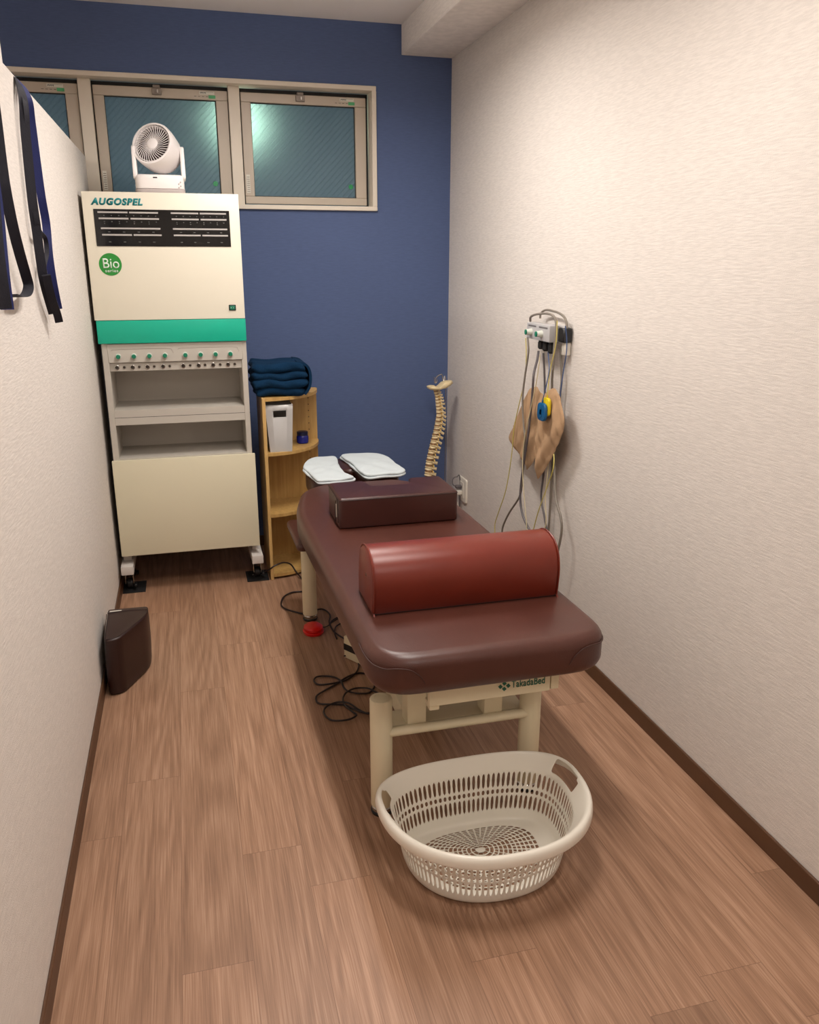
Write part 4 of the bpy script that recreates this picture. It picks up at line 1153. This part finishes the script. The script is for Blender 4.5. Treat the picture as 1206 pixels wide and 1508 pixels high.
tc = thing('tan_cloth', tuple(onx(790, 640, XC)), 'crumpled tan cloth draped among the cables below the control box', 'cloth')
cloth([(300, 505), (322, 492), (345, 490), (360, 520), (378, 540), (372, 640), (350, 760), (335, 850), (322, 905), (300, 935), (284, 950), (272, 915), (242, 862), (204, 812), (184, 768), (212, 705), (245, 620), (272, 560)], XC+.012, .010, 'left_fold', tc, 3)
cloth([(378, 538), (400, 515), (425, 498), (446, 502), (468, 540), (476, 580), (492, 640), (495, 700), (478, 760), (440, 850), (400, 925), (368, 975), (345, 1002), (338, 960), (330, 880), (340, 780), (352, 680), (366, 590)], XC+.006, .014, 'right_fold', tc, 8)

# electrode clips
def clip(u0, v0, u1, v1, x, mat, label, wire, wmat):
    a = onx(u0, v0, x); b = onx(u1, v1, x)
    y0, y1 = min(a.y, b.y), max(a.y, b.y); z0, z1 = min(a.z, b.z), max(a.z, b.z)
    ym = (y0+y1)/2
    bm = nb()
    pr = round_poly([(y0, z0), (y1, z0), (y1, z1), (y0, z1)], (y1-y0)*.35, 4)
    pad(bm, pr, 0, .012, .003, .003, n=3, tf=lambda p, q, z: (x-z, p, q))
    for k in range(3): cyl(bm, (x-.0125, ym, z0+(z1-z0)*(.35+.15*k)), (x-.0135, ym, z0+(z1-z0)*(.35+.15*k)), (y1-y0)*.16, n=10)
    cyl(bm, (x-.006, ym, z1-.002), (x-.006, ym, z1+.010), .0035, n=10)
    t_ = thing('electrode_lead', (x, ym, z0), label, 'clip')
    build('clip', bm, mat, t_, sharp=50)
    bm = nb(); tube(bm, [onx(*p) for p in wire]+[Vector((x-.006, ym, z1+.008))], .0019, 8); build('wire', bm, wmat, t_)
clip(803.5, 584, 811, 614, XC-.013, 'clipyel', 'yellow electrode clip on a wire before the tan cloth, behind the blue one', [(820.6, 472, XC-.012), (820, 490, XC-.012), (818, 510, XC-.012), (811, 541, XC-.012), (808, 562, XC-.014)], 'wyel')
clip(795.5, 591, 805.5, 622, XC-.027, 'clipblue', 'blue electrode clip on a thin blue wire in front of the tan cloth', [(807, 519, XC+.02), (808, 530, XC-.008), (808.7, 546, XC-.018), (805, 565, XC-.026)], 'wblue')

# ================================================================== STRAPS ON THE LEFT WALL
XS = XL+.010
def lwp(u, v, x=XS): return onx(u, v, x)
b1 = thing('navy_strap', (XL, 2.63, 1.97), 'long navy strap hung over the top edge of the low partition', 'strap')
yv = Vector((0, 1, 0))
tp = 1.972
def strap(P, w, mat, name, parent, k0, th=.0022, s0=Vector((0, 1, 0)), s1=Vector((1, .30, 0))):
    """strap whose width turns from s0 (lying over the edge) to s1 (hanging edge-on) after k0 points"""
    Q = smooth_path(P, 6); N = len(Q); bm = nb(); rings = []
    for i, p in enumerate(Q):
        d = (Q[min(i+1, N-1)]-Q[max(i-1, 0)]).normalized()
        t = min(1, max(0, (i/6-k0)/1.5)); s_ = s0.lerp(s1, t)
        s_ = (s_-d*s_.dot(d)).normalized(); nn = d.cross(s_)
        rings.append([bm.verts.new(p+s_*a*w/2+nn*b*th/2) for a, b in ((-1, -1), (1, -1), (1, 1), (-1, 1))])
    for a, b in zip(rings, rings[1:]):
        for k in range(4): bm.faces.new((a[k], a[(k+1) % 4], b[(k+1) % 4], b[k]))
    bm.faces.new(rings[0][::-1]); bm.faces.new(rings[-1])
    return build(name, bm, mat, parent, sharp=50)
def over(y0, dz, pts):
    top = 1.969+dz
    return [Vector((XL-.098-dz, y0, top-.25)), Vector((XL-.097-dz, y0, top-.03)), Vector((XL-.085, y0, top)), Vector((XL-.045, y0, top+.001)), Vector((XL-.006, y0, top))]+pts
def wl(x, *uv): return [lwp(u, v, x) for u, v in uv]
strap(over(2.60, .000, wl(XL+.020, (33, 140), (38, 200), (47, 290), (54, 340), (60, 385), (66, 420), (78, 462))), .024, 'beltdk', 'under_band', b1, 4.2)
strap(over(2.66, .003, wl(XL+.026, (40, 140), (46, 180), (54, 240), (61, 290), (68, 330), (72, 375), (78, 415), (86, 455))), .022, 'belt', 'middle_band', b1, 4.2)
strap(over(2.62, .006, wl(XL+.024, (36, 150), (42, 210), (50, 290), (56, 335), (66, 350), (69, 372), (65, 395), (70, 425), (82, 458))), .012, 'beltdk', 'front_band', b1, 4.2)
strap(wl(XL+.030, (68, 405), (75, 435), (84, 462), (87, 474)), .022, 'beltdk', 'folded_end', b1, -2, .006)
b2 = thing('black_strap', (XL, 2.2, 1.9), 'black and navy strap hanging in a loop at the left edge of the picture', 'strap')
bm = nb(); cyl(bm, (XL, 1.98, 1.94), (XL+.05, 1.98, 1.95), .006, n=12); lathe(bm, (XL+.05, 1.98, 1.95), (1, 0, .2), [(0, .009), (.006, .009)], 12); 
tag(build('wall_hook', bm, 'chrome', None, (XL, 1.98, 1.94)), 'metal peg on the left wall holding the black strap', 'hook')
bm = nb(); Pq = [Vector((XS+.02, 1.985, 1.957)), Vector((XS+.015, 2.09, 1.86))]+[lwp(u, v, XS+.012) for u, v in ((2, 240), (8, 280), (18, 330), (28, 370), (38, 405), (42, 422), (38, 434), (28, 437), (17, 434))]
ribbon(bm, Pq, Vector((1, .45, 0)), .024, .0022, 6); build('loop_band', bm, 'beltdk', b2, sharp=50)
bm = nb(); Pq = [Vector((XS+.02, 1.98, 1.957)), Vector((XS+.012, 1.99, 1.8))]+[lwp(u, v, XS+.016) for u, v in ((-6, 300), (0, 360), (5, 410), (11, 456))]
ribbon(bm, Pq, Vector((1, .4, 0)), .026, .003, 6); build('hanging_band', bm, 'belt', b2, sharp=50)
bm = nb(); Pq = [Vector((XS+.02, 1.975, 1.957)), Vector((XS+.018, 1.98, 1.8))]+[lwp(u, v, XS+.022) for u, v in ((-10, 300), (-5, 360), (1, 410), (8, 455))]
ribbon(bm, Pq, Vector((1, .4, 0)), .026, .003, 6); build('hanging_band', bm, 'beltdk', b2, sharp=50)
